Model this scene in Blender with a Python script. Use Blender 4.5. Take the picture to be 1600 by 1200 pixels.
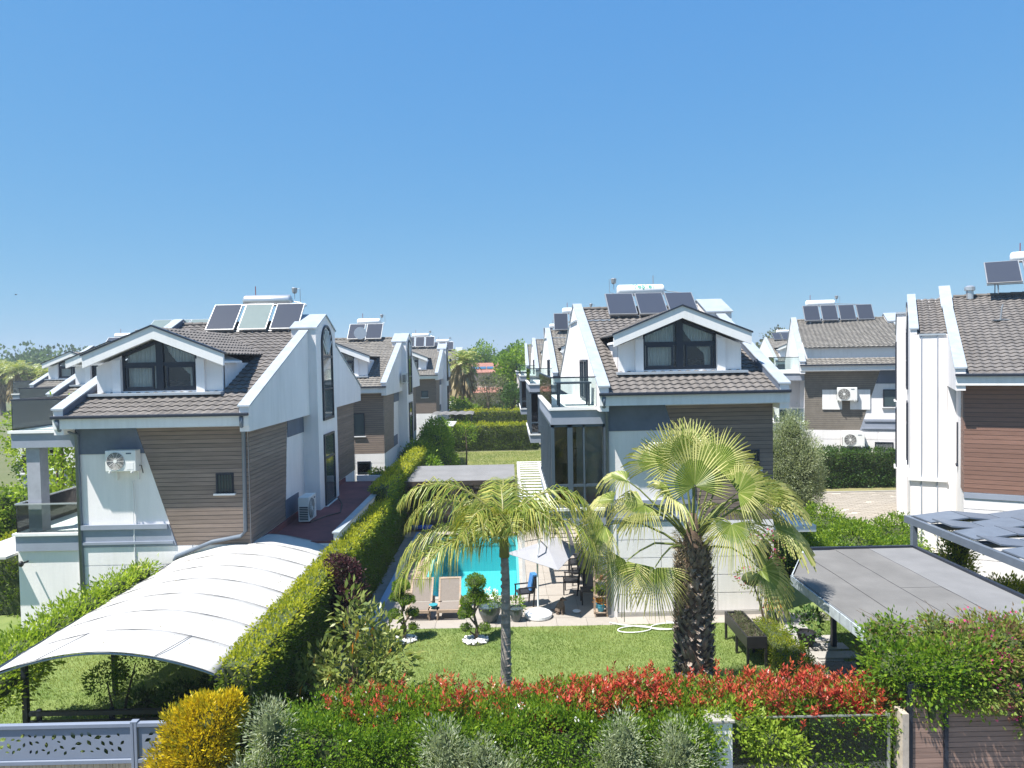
import bpy, math, random
import numpy as np
from mathutils import Vector, Matrix, Euler
random.seed(7); rng = np.random.default_rng(7)
PI = math.pi; R = math.radians
scene = bpy.context.scene
COL = scene.collection
for o in list(bpy.data.objects): bpy.data.objects.remove(o)

# ------------------------------------------------------------------ camera, sky, sun, exposure
cam_d = bpy.data.cameras.new('camera'); cam = bpy.data.objects.new('camera', cam_d); COL.objects.link(cam)
cam_d.sensor_width = 36; cam_d.lens = 25.2; cam_d.clip_end = 20000; cam_d.clip_start = 0.1
cam.matrix_world = (Matrix.Translation((0, 0, 8)) @ Matrix.Rotation(-R(0.26), 4, 'Z')
                    @ Matrix.Rotation(R(90 - 1.95), 4, 'X') @ Matrix.Rotation(-0.019, 4, 'Z'))
scene.camera = cam
SUN = Vector((0.44, 0.26, -1.0)).normalized()
sun_d = bpy.data.lights.new('sun', 'SUN'); sun = bpy.data.objects.new('sun', sun_d); COL.objects.link(sun)
sun_d.energy = 4.6; sun_d.angle = R(0.53); sun_d.color = (1, 0.955, 0.89)
sun.rotation_euler = SUN.to_track_quat('-Z', 'Y').to_euler(); sun.location = (-10, -10, 40)
world = bpy.data.worlds.new('World'); scene.world = world; world.use_nodes = True
wn = world.node_tree.nodes; wl = world.node_tree.links
bg = wn['Background']; sky = wn.new('ShaderNodeTexSky'); sky.sky_type = 'NISHITA'; sky.sun_disc = False
sky.sun_elevation = math.asin(-SUN.z); sky.sun_rotation = math.atan2(-SUN.x, -SUN.y)
sky.altitude = 0; sky.air_density = 1.0; sky.dust_density = 0.0; sky.ozone_density = 2.5
sep = wn.new('ShaderNodeSeparateColor'); cmb = wn.new('ShaderNodeCombineColor'); wl.new(sky.outputs[0], sep.inputs[0])
for ch, (kk_, g_) in enumerate(((0.172, 0.66), (0.262, 0.40), (0.368, 0.11))):   # clear early-summer haze: flatter gradient than the bare model
    pw = wn.new('ShaderNodeMath'); pw.operation = 'POWER'; pw.inputs[1].default_value = g_
    mu = wn.new('ShaderNodeMath'); mu.operation = 'MULTIPLY'; mu.inputs[1].default_value = kk_*0.15**g_/0.15
    wl.new(sep.outputs[ch], pw.inputs[0]); wl.new(pw.outputs[0], mu.inputs[0]); wl.new(mu.outputs[0], cmb.inputs[ch])
wl.new(cmb.outputs[0], bg.inputs[0]); bg.inputs[1].default_value = 0.15
scene.view_settings.view_transform = 'Standard'; scene.view_settings.look = 'None'
scene.view_settings.exposure = 1.15; scene.view_settings.gamma = 1
scene.view_settings.use_curve_mapping = False
scene.render.engine = 'CYCLES'
scene.cycles.max_bounces = 8; scene.cycles.transparent_max_bounces = 16

# ------------------------------------------------------------------ helpers
class MB:
    def __init__(s, t=None): s.v = []; s.f = []; s.t = t
    def add(s, vs, fs):
        b = len(s.v)
        s.v += [s.t(p) for p in vs] if s.t else [tuple(p) for p in vs]
        s.f += [tuple(b + i for i in f) for f in fs]; return s
    def box(s, x0, x1, y0, y1, z0, z1):
        return s.add([(x0,y0,z0),(x1,y0,z0),(x1,y1,z0),(x0,y1,z0),(x0,y0,z1),(x1,y0,z1),(x1,y1,z1),(x0,y1,z1)],
                     [(0,3,2,1),(4,5,6,7),(0,1,5,4),(1,2,6,5),(2,3,7,6),(3,0,4,7)])
    def prism(s, poly, axis, a, b):
        n = len(poly)
        def P(p, h): return {'x': (h,p[0],p[1]), 'y': (p[0],h,p[1]), 'z': (p[0],p[1],h)}[axis]
        vs = [P(p, a) for p in poly] + [P(p, b) for p in poly]
        fs = [tuple(range(n))[::-1], tuple(range(n, 2*n))] + [(i, (i+1) % n, n+(i+1) % n, n+i) for i in range(n)]
        return s.add(vs, fs)
    def tube(s, pts, r, n=8, cap=True):
        pts = [Vector(p) for p in pts]; rs = r if isinstance(r, (list, tuple)) else [r]*len(pts)
        vs = []; fs = []; up = Vector((0, 0, 1))
        for i, p in enumerate(pts):
            d = (pts[min(i+1, len(pts)-1)] - pts[max(i-1, 0)]).normalized()
            a = d.cross(up) if abs(d.z) < 0.95 else d.cross(Vector((0, 1, 0)))
            a.normalize(); b = d.cross(a)
            for k in range(n):
                t = 2*PI*k/n; vs.append(p + (a*math.cos(t) + b*math.sin(t))*rs[i])
        for i in range(len(pts)-1):
            for k in range(n):
                fs.append((i*n+k, i*n+(k+1) % n, (i+1)*n+(k+1) % n, (i+1)*n+k))
        if cap: fs += [tuple(range(n))[::-1], tuple(range((len(pts)-1)*n, len(pts)*n))]
        return s.add(vs, fs)
    def lathe(s, prof, c=(0, 0, 0), n=20):
        vs = []; fs = []
        for r, z in prof:
            for k in range(n): vs.append((c[0]+r*math.cos(2*PI*k/n), c[1]+r*math.sin(2*PI*k/n), c[2]+z))
        for i in range(len(prof)-1):
            for k in range(n): fs.append((i*n+k, i*n+(k+1) % n, (i+1)*n+(k+1) % n, (i+1)*n+k))
        fs += [tuple(range(n))[::-1], tuple(range((len(prof)-1)*n, len(prof)*n))]
        return s.add(vs, fs)
    def blob(s, c, r, sq=(1, 1, 1), nu=10, nv=7, jit=0):
        vs = []; fs = []
        for j in range(nv+1):
            ph = PI*j/nv
            for i in range(nu):
                th = 2*PI*i/nu; q = r*(1+random.uniform(-jit, jit))
                vs.append((c[0]+q*sq[0]*math.sin(ph)*math.cos(th), c[1]+q*sq[1]*math.sin(ph)*math.sin(th), c[2]+q*sq[2]*math.cos(ph)))
        for j in range(nv):
            for i in range(nu): fs.append((j*nu+i, j*nu+(i+1) % nu, (j+1)*nu+(i+1) % nu, (j+1)*nu+i))
        return s.add(vs, fs)
    def mesh(s, name, mat, smooth=False):
        me = bpy.data.meshes.new(name); me.from_pydata(s.v, [], s.f); me.materials.append(mat)
        if smooth: me.polygons.foreach_set('use_smooth', [True]*len(me.polygons))
        me.update(); return me
    def build(s, name, mat, parent=None, kind=None, smooth=False, bevel=0, label=None):
        o = bpy.data.objects.new(name, s.mesh(name, mat, smooth)); COL.objects.link(o)
        if parent: o.parent = parent
        if kind: o['kind'] = kind
        if label: o['label'] = label
        if bevel:
            m = o.modifiers.new('bevel', 'BEVEL'); m.width = bevel; m.segments = 2; m.limit_method = 'ANGLE'
        return o

def thing(name, label, cat, loc=(0, 0, 0), rz=0, group=None):
    o = bpy.data.objects.new(name, None); COL.objects.link(o); o.location = loc; o.rotation_euler = (0, 0, rz)
    o.empty_display_size = 0.2; return tag(o, label, cat, group)
def tag(o, label, cat, group=None, kind=None):
    o['label'] = label; o['category'] = cat
    if group: o['group'] = group
    if kind: o['kind'] = kind
    return o
def linked(name, me, parent=None, loc=(0, 0, 0), rot=(0, 0, 0), scale=(1, 1, 1), kind=None):
    o = bpy.data.objects.new(name, me); COL.objects.link(o); o.location = loc; o.rotation_euler = rot; o.scale = scale
    if parent: o.parent = parent
    if kind: o['kind'] = kind
    return o
def dup(root, loc, rz=0, label=None, scale=None):
    kids = {}
    for ch in root.children: kids[ch] = list(ch.children)
    r = root.copy(); COL.objects.link(r); r.location = loc; r.rotation_euler = (0, 0, rz)
    if scale: r.scale = scale if hasattr(scale, '__len__') else (scale,)*3
    if label: r['label'] = label
    for ch, gs in kids.items():
        c = ch.copy(); COL.objects.link(c); c.parent = r
        for g in gs:
            d = g.copy(); COL.objects.link(d); d.parent = c
    return r

# ------------------------------------------------------------------ materials
def nodes_of(name):
    m = bpy.data.materials.new(name); m.use_nodes = True
    nt = m.node_tree; return m, nt.nodes, nt.links, nt.nodes['Principled BSDF']
def M(name, col, rough=0.6, var=0.12, scale=4, bump=0.0, metal=0, spec=0.4, stretch=(1, 1, 1), perobj=0.0, col2=None, bscale=None, space='Object'):
    m, n, l, p = nodes_of(name)
    tc = n.new('ShaderNodeTexCoord'); mp = n.new('ShaderNodeMapping'); mp.inputs['Scale'].default_value = stretch
    l.new(tc.outputs[space], mp.inputs[0])
    nz = n.new('ShaderNodeTexNoise'); nz.inputs['Scale'].default_value = scale; nz.inputs['Detail'].default_value = 6
    nz.inputs['Roughness'].default_value = 0.65
    l.new(mp.outputs[0], nz.inputs[0])
    rp = n.new('ShaderNodeValToRGB'); rp.color_ramp.elements[0].position = 0.3; rp.color_ramp.elements[1].position = 0.7
    c2 = col2 or tuple(min(1, c*(1+var)) for c in col)
    c1 = tuple(c*(1-var) for c in col) if not col2 else col
    rp.color_ramp.elements[0].color = (*c1, 1); rp.color_ramp.elements[1].color = (*c2, 1)
    l.new(nz.outputs[0], rp.inputs[0]); out = rp.outputs[0]
    if perobj:
        oi = n.new('ShaderNodeObjectInfo'); mr = n.new('ShaderNodeMapRange')
        mr.inputs[3].default_value = 1-perobj; mr.inputs[4].default_value = 1+perobj
        l.new(oi.outputs['Random'], mr.inputs[0])
        mx = n.new('ShaderNodeVectorMath'); mx.operation = 'SCALE'; l.new(out, mx.inputs[0]); l.new(mr.outputs[0], mx.inputs['Scale']); out = mx.outputs[0]
    l.new(out, p.inputs['Base Color'])
    p.inputs['Roughness'].default_value = rough; p.inputs['Metallic'].default_value = metal
    p.inputs['Specular IOR Level'].default_value = spec
    if bump:
        b = n.new('ShaderNodeBump'); b.inputs['Strength'].default_value = bump; b.inputs['Distance'].default_value = 0.02
        if bscale:
            n2 = n.new('ShaderNodeTexNoise'); n2.inputs['Scale'].default_value = bscale; n2.inputs['Detail'].default_value = 4
            l.new(mp.outputs[0], n2.inputs[0]); l.new(n2.outputs[0], b.inputs['Height'])
        else: l.new(nz.outputs[0], b.inputs['Height'])
        l.new(b.outputs[0], p.inputs['Normal'])
    return m
def leafmat(name, cols, trans=0.45, rough=0.45, gloss=0.25):
    m, n, l, p = nodes_of(name)
    at = n.new('ShaderNodeAttribute'); at.attribute_name = 'rnd'
    rp = n.new('ShaderNodeValToRGB'); cr = rp.color_ramp
    while len(cr.elements) < len(cols): cr.elements.new(0.5)
    for i, c in enumerate(cols):
        cr.elements[i].position = i/(len(cols)-1); cr.elements[i].color = (*c, 1)
    l.new(at.outputs['Fac'], rp.inputs[0])
    l.new(rp.outputs[0], p.inputs['Base Color']); p.inputs['Roughness'].default_value = rough
    p.inputs['Specular IOR Level'].default_value = gloss
    tr = n.new('ShaderNodeBsdfTranslucent'); mul = n.new('ShaderNodeMixRGB'); mul.blend_type = 'MULTIPLY'; mul.inputs[0].default_value = 1
    mul.inputs[2].default_value = (1.5, 1.5, 0.7, 1); l.new(rp.outputs[0], mul.inputs[1]); l.new(mul.outputs[0], tr.inputs[0])
    mx = n.new('ShaderNodeMixShader'); mx.inputs[0].default_value = trans
    l.new(p.outputs[0], mx.inputs[1]); l.new(tr.outputs[0], mx.inputs[2])
    l.new(mx.outputs[0], n['Material Output'].inputs[0]); return m
def glassmat(name, tint, clear=0.75, fres=1.45, rough=0.02):
    m, n, l, p = nodes_of(name); n.remove(p)
    tr = n.new('ShaderNodeBsdfTransparent'); tr.inputs[0].default_value = (*[clear*t for t in tint], 1)
    gl = n.new('ShaderNodeBsdfGlossy'); gl.inputs['Roughness'].default_value = rough
    fr = n.new('ShaderNodeFresnel'); fr.inputs[0].default_value = fres
    mx = n.new('ShaderNodeMixShader'); l.new(fr.outputs[0], mx.inputs[0]); l.new(tr.outputs[0], mx.inputs[1]); l.new(gl.outputs[0], mx.inputs[2])
    l.new(mx.outputs[0], n['Material Output'].inputs[0]); return m

W_ = M('white_render', (0.80, 0.765, 0.755), 0.85, 0.06, 1.3, 0.25, stretch=(1, 1, 0.25), bscale=60)
def streaks(m, col, amt=0.45):   # rain streaks and dust: marks of the wall itself
    n, l = m.node_tree.nodes, m.node_tree.links; p = n['Principled BSDF']; src = p.inputs['Base Color'].links[0].from_socket
    tc = n.new('ShaderNodeTexCoord'); mp = n.new('ShaderNodeMapping'); mp.inputs['Scale'].default_value = (5, 5, .35)
    a = n.new('ShaderNodeTexNoise'); a.inputs['Scale'].default_value = 1.6; a.inputs['Detail'].default_value = 5
    b = n.new('ShaderNodeTexNoise'); b.inputs['Scale'].default_value = .45; b.inputs['Detail'].default_value = 3
    l.new(tc.outputs['Object'], mp.inputs[0]); l.new(mp.outputs[0], a.inputs[0]); l.new(tc.outputs['Object'], b.inputs[0])
    mu = n.new('ShaderNodeMath'); mu.operation = 'MULTIPLY'; l.new(a.outputs[0], mu.inputs[0]); l.new(b.outputs[0], mu.inputs[1])
    mr = n.new('ShaderNodeMapRange'); mr.inputs[1].default_value = .24; mr.inputs[2].default_value = .42; mr.inputs[4].default_value = amt; l.new(mu.outputs[0], mr.inputs[0])
    mx = n.new('ShaderNodeMixRGB'); mx.inputs[2].default_value = (*col, 1); l.new(mr.outputs[0], mx.inputs[0]); l.new(src, mx.inputs[1]); l.new(mx.outputs[0], p.inputs['Base Color'])
streaks(W_, (.58, .57, .54), .28)
WP = M('white_panel_render', (0.785, 0.755, 0.745), 0.8, 0.05, 1.5, 0.2, stretch=(1, 1, 0.3), perobj=0.02, bscale=60)
WT = M('white_trim', (0.76, 0.755, 0.745), 0.6, 0.04, 2)
streaks(WP, (.58, .56, .52), .28); streaks(WT, (.5, .49, .46), .3)
BLUE = M('slate_blue_paint', (0.115, 0.14, 0.19), 0.7, 0.12, 2, 0.1)
BLUEL = M('grey_blue_paint', (0.26, 0.29, 0.35), 0.7, 0.08, 2, 0.1)
COPE = M('metal_coping', (0.36, 0.40, 0.44), 0.5, 0.14, 2.5, 0.1, metal=0.2)
DARK = M('anthracite_metal', (0.02, 0.026, 0.04), 0.4, 0.15, 3)
PIPE = M('grey_downpipe', (0.13, 0.16, 0.20), 0.4, 0.1, 3)
BOARD = M('brown_grey_boards', (0.205, 0.16, 0.132), 0.65, 0.2, 2.2, 0.3, stretch=(0.5, 0.5, 6), perobj=0.15)
BOARDR = M('red_brown_boards', (0.215, 0.12, 0.09), 0.6, 0.15, 3, 0.3, stretch=(0.6, 0.6, 9), perobj=0.12)
BOARDD = M('dark_brown_boards', (0.10, 0.082, 0.075), 0.65, 0.16, 3, 0.3, stretch=(0.6, 0.6, 9), perobj=0.10)
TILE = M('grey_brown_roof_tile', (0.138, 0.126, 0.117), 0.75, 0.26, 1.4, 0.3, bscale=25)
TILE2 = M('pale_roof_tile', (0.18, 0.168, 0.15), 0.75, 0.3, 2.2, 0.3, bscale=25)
TILER = M('red_roof_tile', (0.30, 0.14, 0.105), 0.75, 0.25, 2.2)
ROOM = M('dim_room_dark', (0.03, 0.032, 0.036), 0.8, 0.3, 1.5)  # near-black colour stands in for the dimness of unlit rooms
CURT = M('white_curtain', (0.72, 0.72, 0.70), 0.9, 0.06, 5)
GLASS = glassmat('window_glass', (0.965, 0.985, 0.98), 0.965, 1.5)
GLASSR = glassmat('railing_glass', (0.86, 0.93, 0.91), 0.95, 1.5)
GLASSD, _n, _l, _p = nodes_of('dark_window_glass')
_p.inputs['Base Color'].default_value = (0.05, 0.075, 0.08, 1); _p.inputs['Roughness'].default_value = 0.04; _p.inputs['Specular IOR Level'].default_value = 0.9
PANEL, _n, _l, _p = nodes_of('solar_glass')
_p.inputs['Base Color'].default_value = (0.045, 0.05, 0.065, 1); _p.inputs['Roughness'].default_value = 0.18; _p.inputs['Specular IOR Level'].default_value = 0.6
ALU = M('aluminium', (0.55, 0.57, 0.58), 0.35, 0.08, 5, metal=0.7)
TANK = M('white_tank_enamel', (0.78, 0.79, 0.80), 0.3, 0.03, 3)
TANKS = M('steel_tank', (0.6, 0.6, 0.6), 0.3, 0.05, 3, metal=0.7)
STEEL = M('steel', (0.35, 0.36, 0.37), 0.4, 0.1, 5, metal=0.6)
BLACK = M('black_plastic', (0.02, 0.02, 0.022), 0.45, 0.2, 5)
ACW = M('ac_casing', (0.72, 0.72, 0.69), 0.5, 0.03, 3)
REDF = M('red_brown_roof_membrane', (0.20, 0.065, 0.065), 0.75, 0.25, 1.3, 0.2)
CANV = M('white_canvas', (0.50, 0.49, 0.47), 0.75, 0.05, 0.8, 0.3, bscale=3.5)
streaks(CANV, (.30, .29, .26), .3)
FELT = M('grey_roof_felt', (0.15, 0.146, 0.14), 0.9, 0.16, 1.1, 0.3, stretch=(1, 1, 1), bscale=35)
FELTL = M('light_grey_roof_felt', (0.18, 0.18, 0.182), 0.9, 0.12, 1.3, 0.3, bscale=35)
TILEP = M('beige_patio_tile', (0.32, 0.29, 0.255), 0.7, 0.07, 2.5, perobj=0.05)
GRASSG = M('lawn_soil_green', (0.095, 0.15, 0.032), 0.9, 0.3, 1.2, 0.5, col2=(0.19, 0.235, 0.07), bscale=60)
PAVEL = M('pale_driveway_paver', (0.42, 0.38, 0.33), 0.85, 0.2, 1.5, 0.3)
JOINT = M('sand_joint', (0.16, 0.14, 0.12), 0.95, 0.2, 6)
PAVED = M('brown_grey_paver', (0.20, 0.185, 0.175), 0.85, 0.15, 4, 0.2)
FIELD = M('far_ground', (0.07, 0.10, 0.035), 0.95, 0.4, 0.05, col2=(0.16, 0.15, 0.08))
ROADM = M('asphalt', (0.055, 0.055, 0.055), 0.9, 0.2, 8, 0.3)
CONC = M('pale_concrete', (0.33, 0.315, 0.29), 0.85, 0.1, 3, 0.2)
WOODD = M('dark_wood', (0.055, 0.038, 0.03), 0.6, 0.3, 5, 0.2)
WOODG = M('weathered_lounger_wood', (0.36, 0.27, 0.20), 0.7, 0.2, 6, 0.2, stretch=(1, 6, 1))
WOODL = M('pale_wood_boards', (0.52, 0.40, 0.27), 0.7, 0.15, 4, 0.2, stretch=(8, 1, 1), perobj=0.1)
TAUPE = M('taupe_sling_fabric', (0.21, 0.18, 0.155), 0.85, 0.1, 20)
GATEM = M('grey_blue_gate_paint', (0.20, 0.23, 0.29), 0.45, 0.06, 2)
BARK = M('tree_bark', (0.13, 0.10, 0.075), 0.9, 0.4, 6, 0.6, stretch=(1, 1, 0.4))
BARKP = M('fan_palm_fibre', (0.115, 0.078, 0.055), 0.95, 0.45, 7, 0.8)
BOOT = M('palm_leaf_base', (0.12, 0.085, 0.065), 0.7, 0.5, 5, 0.5, col2=(0.36, 0.30, 0.25))
BARKQ = M('grey_palm_trunk', (0.21, 0.18, 0.15), 0.9, 0.35, 5, 0.7, stretch=(1, 1, 2.5))
POTG = M('glazed_grey_pot', (0.075, 0.095, 0.10), 0.25, 0.3, 4, spec=0.7)
POTB = M('blue_pot', (0.06, 0.30, 0.42), 0.4, 0.1, 4)
POTT = M('terracotta', (0.38, 0.17, 0.09), 0.8, 0.15, 5)
STONE = M('white_stones', (0.76, 0.75, 0.73), 0.7, 0.08, 8, perobj=0.05)
SOIL = M('soil', (0.06, 0.045, 0.035), 0.95, 0.3, 8, 0.4)
BLUEF = M('blue_towel', (0.05, 0.18, 0.42), 0.9, 0.15, 8)
POOLT, n_, l_, p_ = nodes_of('turquoise_pool_tile')
br = n_.new('ShaderNodeTexBrick'); br.offset = 0; br.inputs['Scale'].default_value = 4; br.inputs['Mortar Size'].default_value = 0.012
br.inputs['Color1'].default_value = (0.10, 0.47, 0.50, 1); br.inputs['Color2'].default_value = (0.075, 0.41, 0.46, 1); br.inputs['Mortar'].default_value = (0.2, 0.52, 0.54, 1)
br.inputs['Brick Width'].default_value = 0.5; br.inputs['Row Height'].default_value = 0.5
tc_ = n_.new('ShaderNodeTexCoord'); l_.new(tc_.outputs['Object'], br.inputs[0]); l_.new(br.outputs[0], p_.inputs['Base Color'])
WATER, n_, l_, p_ = nodes_of('pool_water'); n_.remove(p_)
tr_ = n_.new('ShaderNodeBsdfTransparent'); tr_.inputs[0].default_value = (0.72, 0.96, 0.96, 1); gl_ = n_.new('ShaderNodeBsdfGlossy'); gl_.inputs['Roughness'].default_value = 0.03
fr_ = n_.new('ShaderNodeFresnel'); fr_.inputs[0].default_value = 1.33; nz_ = n_.new('ShaderNodeTexNoise'); nz_.inputs['Scale'].default_value = 3.5
bp_ = n_.new('ShaderNodeBump'); bp_.inputs['Strength'].default_value = 0.35; bp_.inputs['Distance'].default_value = 0.05
l_.new(nz_.outputs[0], bp_.inputs['Height']); l_.new(bp_.outputs[0], gl_.inputs['Normal']); l_.new(bp_.outputs[0], fr_.inputs['Normal'])
mx_ = n_.new('ShaderNodeMixShader'); l_.new(fr_.outputs[0], mx_.inputs[0]); l_.new(tr_.outputs[0], mx_.inputs[1]); l_.new(gl_.outputs[0], mx_.inputs[2]); l_.new(mx_.outputs[0], n_['Material Output'].inputs[0])

L_GREEN = leafmat('fresh_green_leaves', [(0.05, 0.12, 0.014), (0.14, 0.245, 0.022), (0.27, 0.37, 0.035)])
L_THUJA = leafmat('yellow_green_thuja', [(0.08, 0.13, 0.016), (0.19, 0.245, 0.022), (0.44, 0.44, 0.035)])
L_YEL = leafmat('golden_thuja', [(0.20, 0.22, 0.02), (0.52, 0.40, 0.015), (0.80, 0.60, 0.025)], 0.25)
L_RED = leafmat('red_photinia_leaves', [(0.16, 0.035, 0.025), (0.42, 0.045, 0.03), (0.55, 0.10, 0.055), (0.14, 0.20, 0.03)], 0.25, 0.35, 0.4)
L_OLIVE = leafmat('olive_silver_leaves', [(0.15, 0.19, 0.10), (0.30, 0.35, 0.21), (0.48, 0.52, 0.38)], 0.35)
L_LIME = leafmat('lime_climber_leaves', [(0.12, 0.20, 0.02), (0.24, 0.34, 0.035), (0.40, 0.48, 0.08)])
L_PURP = leafmat('purple_leaves', [(0.035, 0.014, 0.022), (0.065, 0.022, 0.032), (0.11, 0.05, 0.05)], 0.15)
L_DARK = leafmat('dark_green_leaves', [(0.03, 0.065, 0.014), (0.05, 0.11, 0.022), (0.095, 0.17, 0.035)], 0.25)
L_MAG = leafmat('magnolia_leaves', [(0.10, 0.15, 0.03), (0.21, 0.25, 0.06), (0.36, 0.38, 0.13)], 0.25, 0.35, 0.45)
L_ORG = leafmat('orange_leaves', [(0.45, 0.16, 0.02), (0.55, 0.28, 0.05)])
L_PALM = leafmat('palm_frond', [(0.09, 0.15, 0.022), (0.20, 0.26, 0.05), (0.52, 0.50, 0.22)], 0.3, 0.4, 0.4)
L_QUEEN = leafmat('queen_palm_frond', [(0.09, 0.15, 0.022), (0.20, 0.26, 0.04), (0.44, 0.40, 0.10)], 0.3, 0.4, 0.4)
L_STRAW = leafmat('dry_palm_skirt', [(0.22, 0.17, 0.09), (0.33, 0.26, 0.15), (0.42, 0.36, 0.22)], 0.2)
L_MIX = leafmat('bougainvillea_leaves', [(0.20, 0.10, 0.07), (0.16, 0.22, 0.05), (0.24, 0.34, 0.06), (0.32, 0.15, 0.11)])
L_PINK = leafmat('magenta_bracts', [(0.45, 0.03, 0.17), (0.62, 0.06, 0.28), (0.7, 0.16, 0.3)], 0.4)
L_WHITEF = leafmat('white_flowers', [(0.75, 0.75, 0.72), (0.8, 0.8, 0.78)], 0.2)
L_GRASS = leafmat('grass_blades', [(0.12, 0.19, 0.035), (0.19, 0.26, 0.055), (0.30, 0.33, 0.11)], 0.35)
L_FAR = leafmat('far_tree_leaves', [(0.04, 0.085, 0.02), (0.08, 0.145, 0.03), (0.13, 0.20, 0.05)], 0.25)
L_GREY = leafmat('grey_green_leaves', [(0.07, 0.085, 0.04), (0.12, 0.135, 0.07), (0.18, 0.19, 0.11)], 0.25)

# ------------------------------------------------------------------ foliage
def unit(v): return v/np.maximum(np.linalg.norm(v, axis=1, keepdims=True), 1e-9)
def quadmesh(name, V, rnd, mat):
    """V (n,4,3): one quad per leaf, rnd (n,)"""
    n = len(V); me = bpy.data.meshes.new(name)
    me.vertices.add(n*4); me.vertices.foreach_set('co', V.reshape(-1).astype(np.float32))
    me.loops.add(n*4); me.loops.foreach_set('vertex_index', np.arange(n*4, dtype=np.int32))
    me.polygons.add(n); me.polygons.foreach_set('loop_start', np.arange(0, n*4, 4, dtype=np.int32))
    me.polygons.foreach_set('loop_total', np.full(n, 4, dtype=np.int32))
    me.materials.append(mat); me.update(calc_edges=True)
    a = me.attributes.new('rnd', 'FLOAT', 'FACE'); a.data.foreach_set('value', rnd.astype(np.float32)); return me
def leaves(name, P, D, L, asp, mat, rnd=None, fold=0.25):
    """leaf diamonds at P along D"""
    n = len(P); D = unit(D); S = unit(np.cross(D, rng.normal(size=(n, 3)))); U = np.cross(D, S)
    Ls = L*rng.uniform(0.6, 1.3, (n, 1)); w = Ls*asp*0.5
    mid = P + D*Ls*0.45 - U*Ls*fold*0.3
    V = np.stack([P, mid + S*w, P + D*Ls, mid - S*w], 1)
    if rnd is None: rnd = rng.uniform(0, 1, n)
    return quadmesh(name, V, np.clip(rnd, 0, 1), mat)
def box_pts(x0, x1, y0, y1, z0, z1, dens, faces='xXyYZ'):
    P = []; N = []
    A = {'x': ((y1-y0)*(z1-z0), (-1, 0, 0)), 'X': ((y1-y0)*(z1-z0), (1, 0, 0)), 'y': ((x1-x0)*(z1-z0), (0, -1, 0)),
         'Y': ((x1-x0)*(z1-z0), (0, 1, 0)), 'Z': ((x1-x0)*(y1-y0), (0, 0, 1))}
    for f in faces:
        a, nn = A[f]; k = max(1, int(a*dens)); q = np.column_stack([rng.uniform(x0, x1, k), rng.uniform(y0, y1, k), rng.uniform(z0, z1, k)])
        if f == 'x': q[:, 0] = x0
        if f == 'X': q[:, 0] = x1
        if f == 'y': q[:, 1] = y0
        if f == 'Y': q[:, 1] = y1
        if f == 'Z': q[:, 2] = z1
        P.append(q); N.append(np.tile(nn, (k, 1)))
    return np.vstack(P), np.vstack(N).astype(float)
def wob(P, amp, f):
    return amp*(np.sin(P[:, 0:1]*f+P[:, 2:3]*f*0.7)+np.sin(P[:, 1:2]*f*1.3+1.7+P[:, 0:1]*f*0.4)+np.sin(P[:, 2:3]*f*1.6+P[:, 1:2]*f*0.8+.6))/3
def ell_pts(c, r, n, low=-0.6):
    d = unit(rng.normal(size=(n*2, 3))); d = d[d[:, 2] > low][:n]
    return np.array(c) + d*np.array(r), d
def clumps(P, N, per, spread, up=0.3, out=0.9):
    """turn clump centres into leaf positions + directions"""
    n = len(P); idx = np.repeat(np.arange(n), per)
    off = rng.normal(size=(n*per, 3))*spread
    q = P[idx] + off
    d = N[idx]*out + unit(off)*0.8 + np.array([0, 0, up]) + rng.normal(size=(n*per, 3))*0.35
    shade = np.repeat(rng.normal(0.5, 0.2, n), per) + rng.normal(0, 0.17, n*per)
    return q, d, shade
def hedge(name, label, cat, x0, x1, y0, y1, z0, z1, mat, dens=60, per=9, L=0.07, asp=0.5, amp=0.05, faces='xXyYZ', flare=0, core=True, corem=None, group=None, kindless=True, up=0.3, tip=0.0, spread=0.045, rz=0, jit=0.025):
    cx, cy = (x0+x1)/2, (y0+y1)/2
    t = thing(name, label, cat, (cx, cy, z0), rz, group)
    P, N = box_pts(x0-cx, x1-cx, y0-cy, y1-cy, 0, z1-z0, dens, faces)
    P = P + N*wob(P, amp, 3.1) + N*rng.normal(0, jit, (len(P), 1))
    P[:, 1] -= flare*np.clip((z1-z0)-P[:, 2], 0, 9)*(P[:, 1] < 0)
    q, d, s = clumps(P, N, per, spread, up)
    s = s + tip*(q[:, 2]-(z1-z0)*0.93)/(0.25)  # raises leaf tone at the hedge top, its light put into the colour
    o = linked('foliage', leaves('foliage', q, d, L, asp, mat, s), t)
    if core:
        m = MB(); i = max(0.07, amp*.8); m.box(x0-cx+i, x1-cx-i, y0-cy+i, y1-cy-i, 0, z1-z0-i); m.build('light_block_core', corem or CORE_GREEN, t)  # solid box added inside the leaves to block light
    return t
CORE_GREEN = M('leaf_core_green', (0.055, 0.075, 0.026), 0.95, 0.5, 9, 0.8)  # dull green of the solid cores added inside foliage to block light
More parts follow.
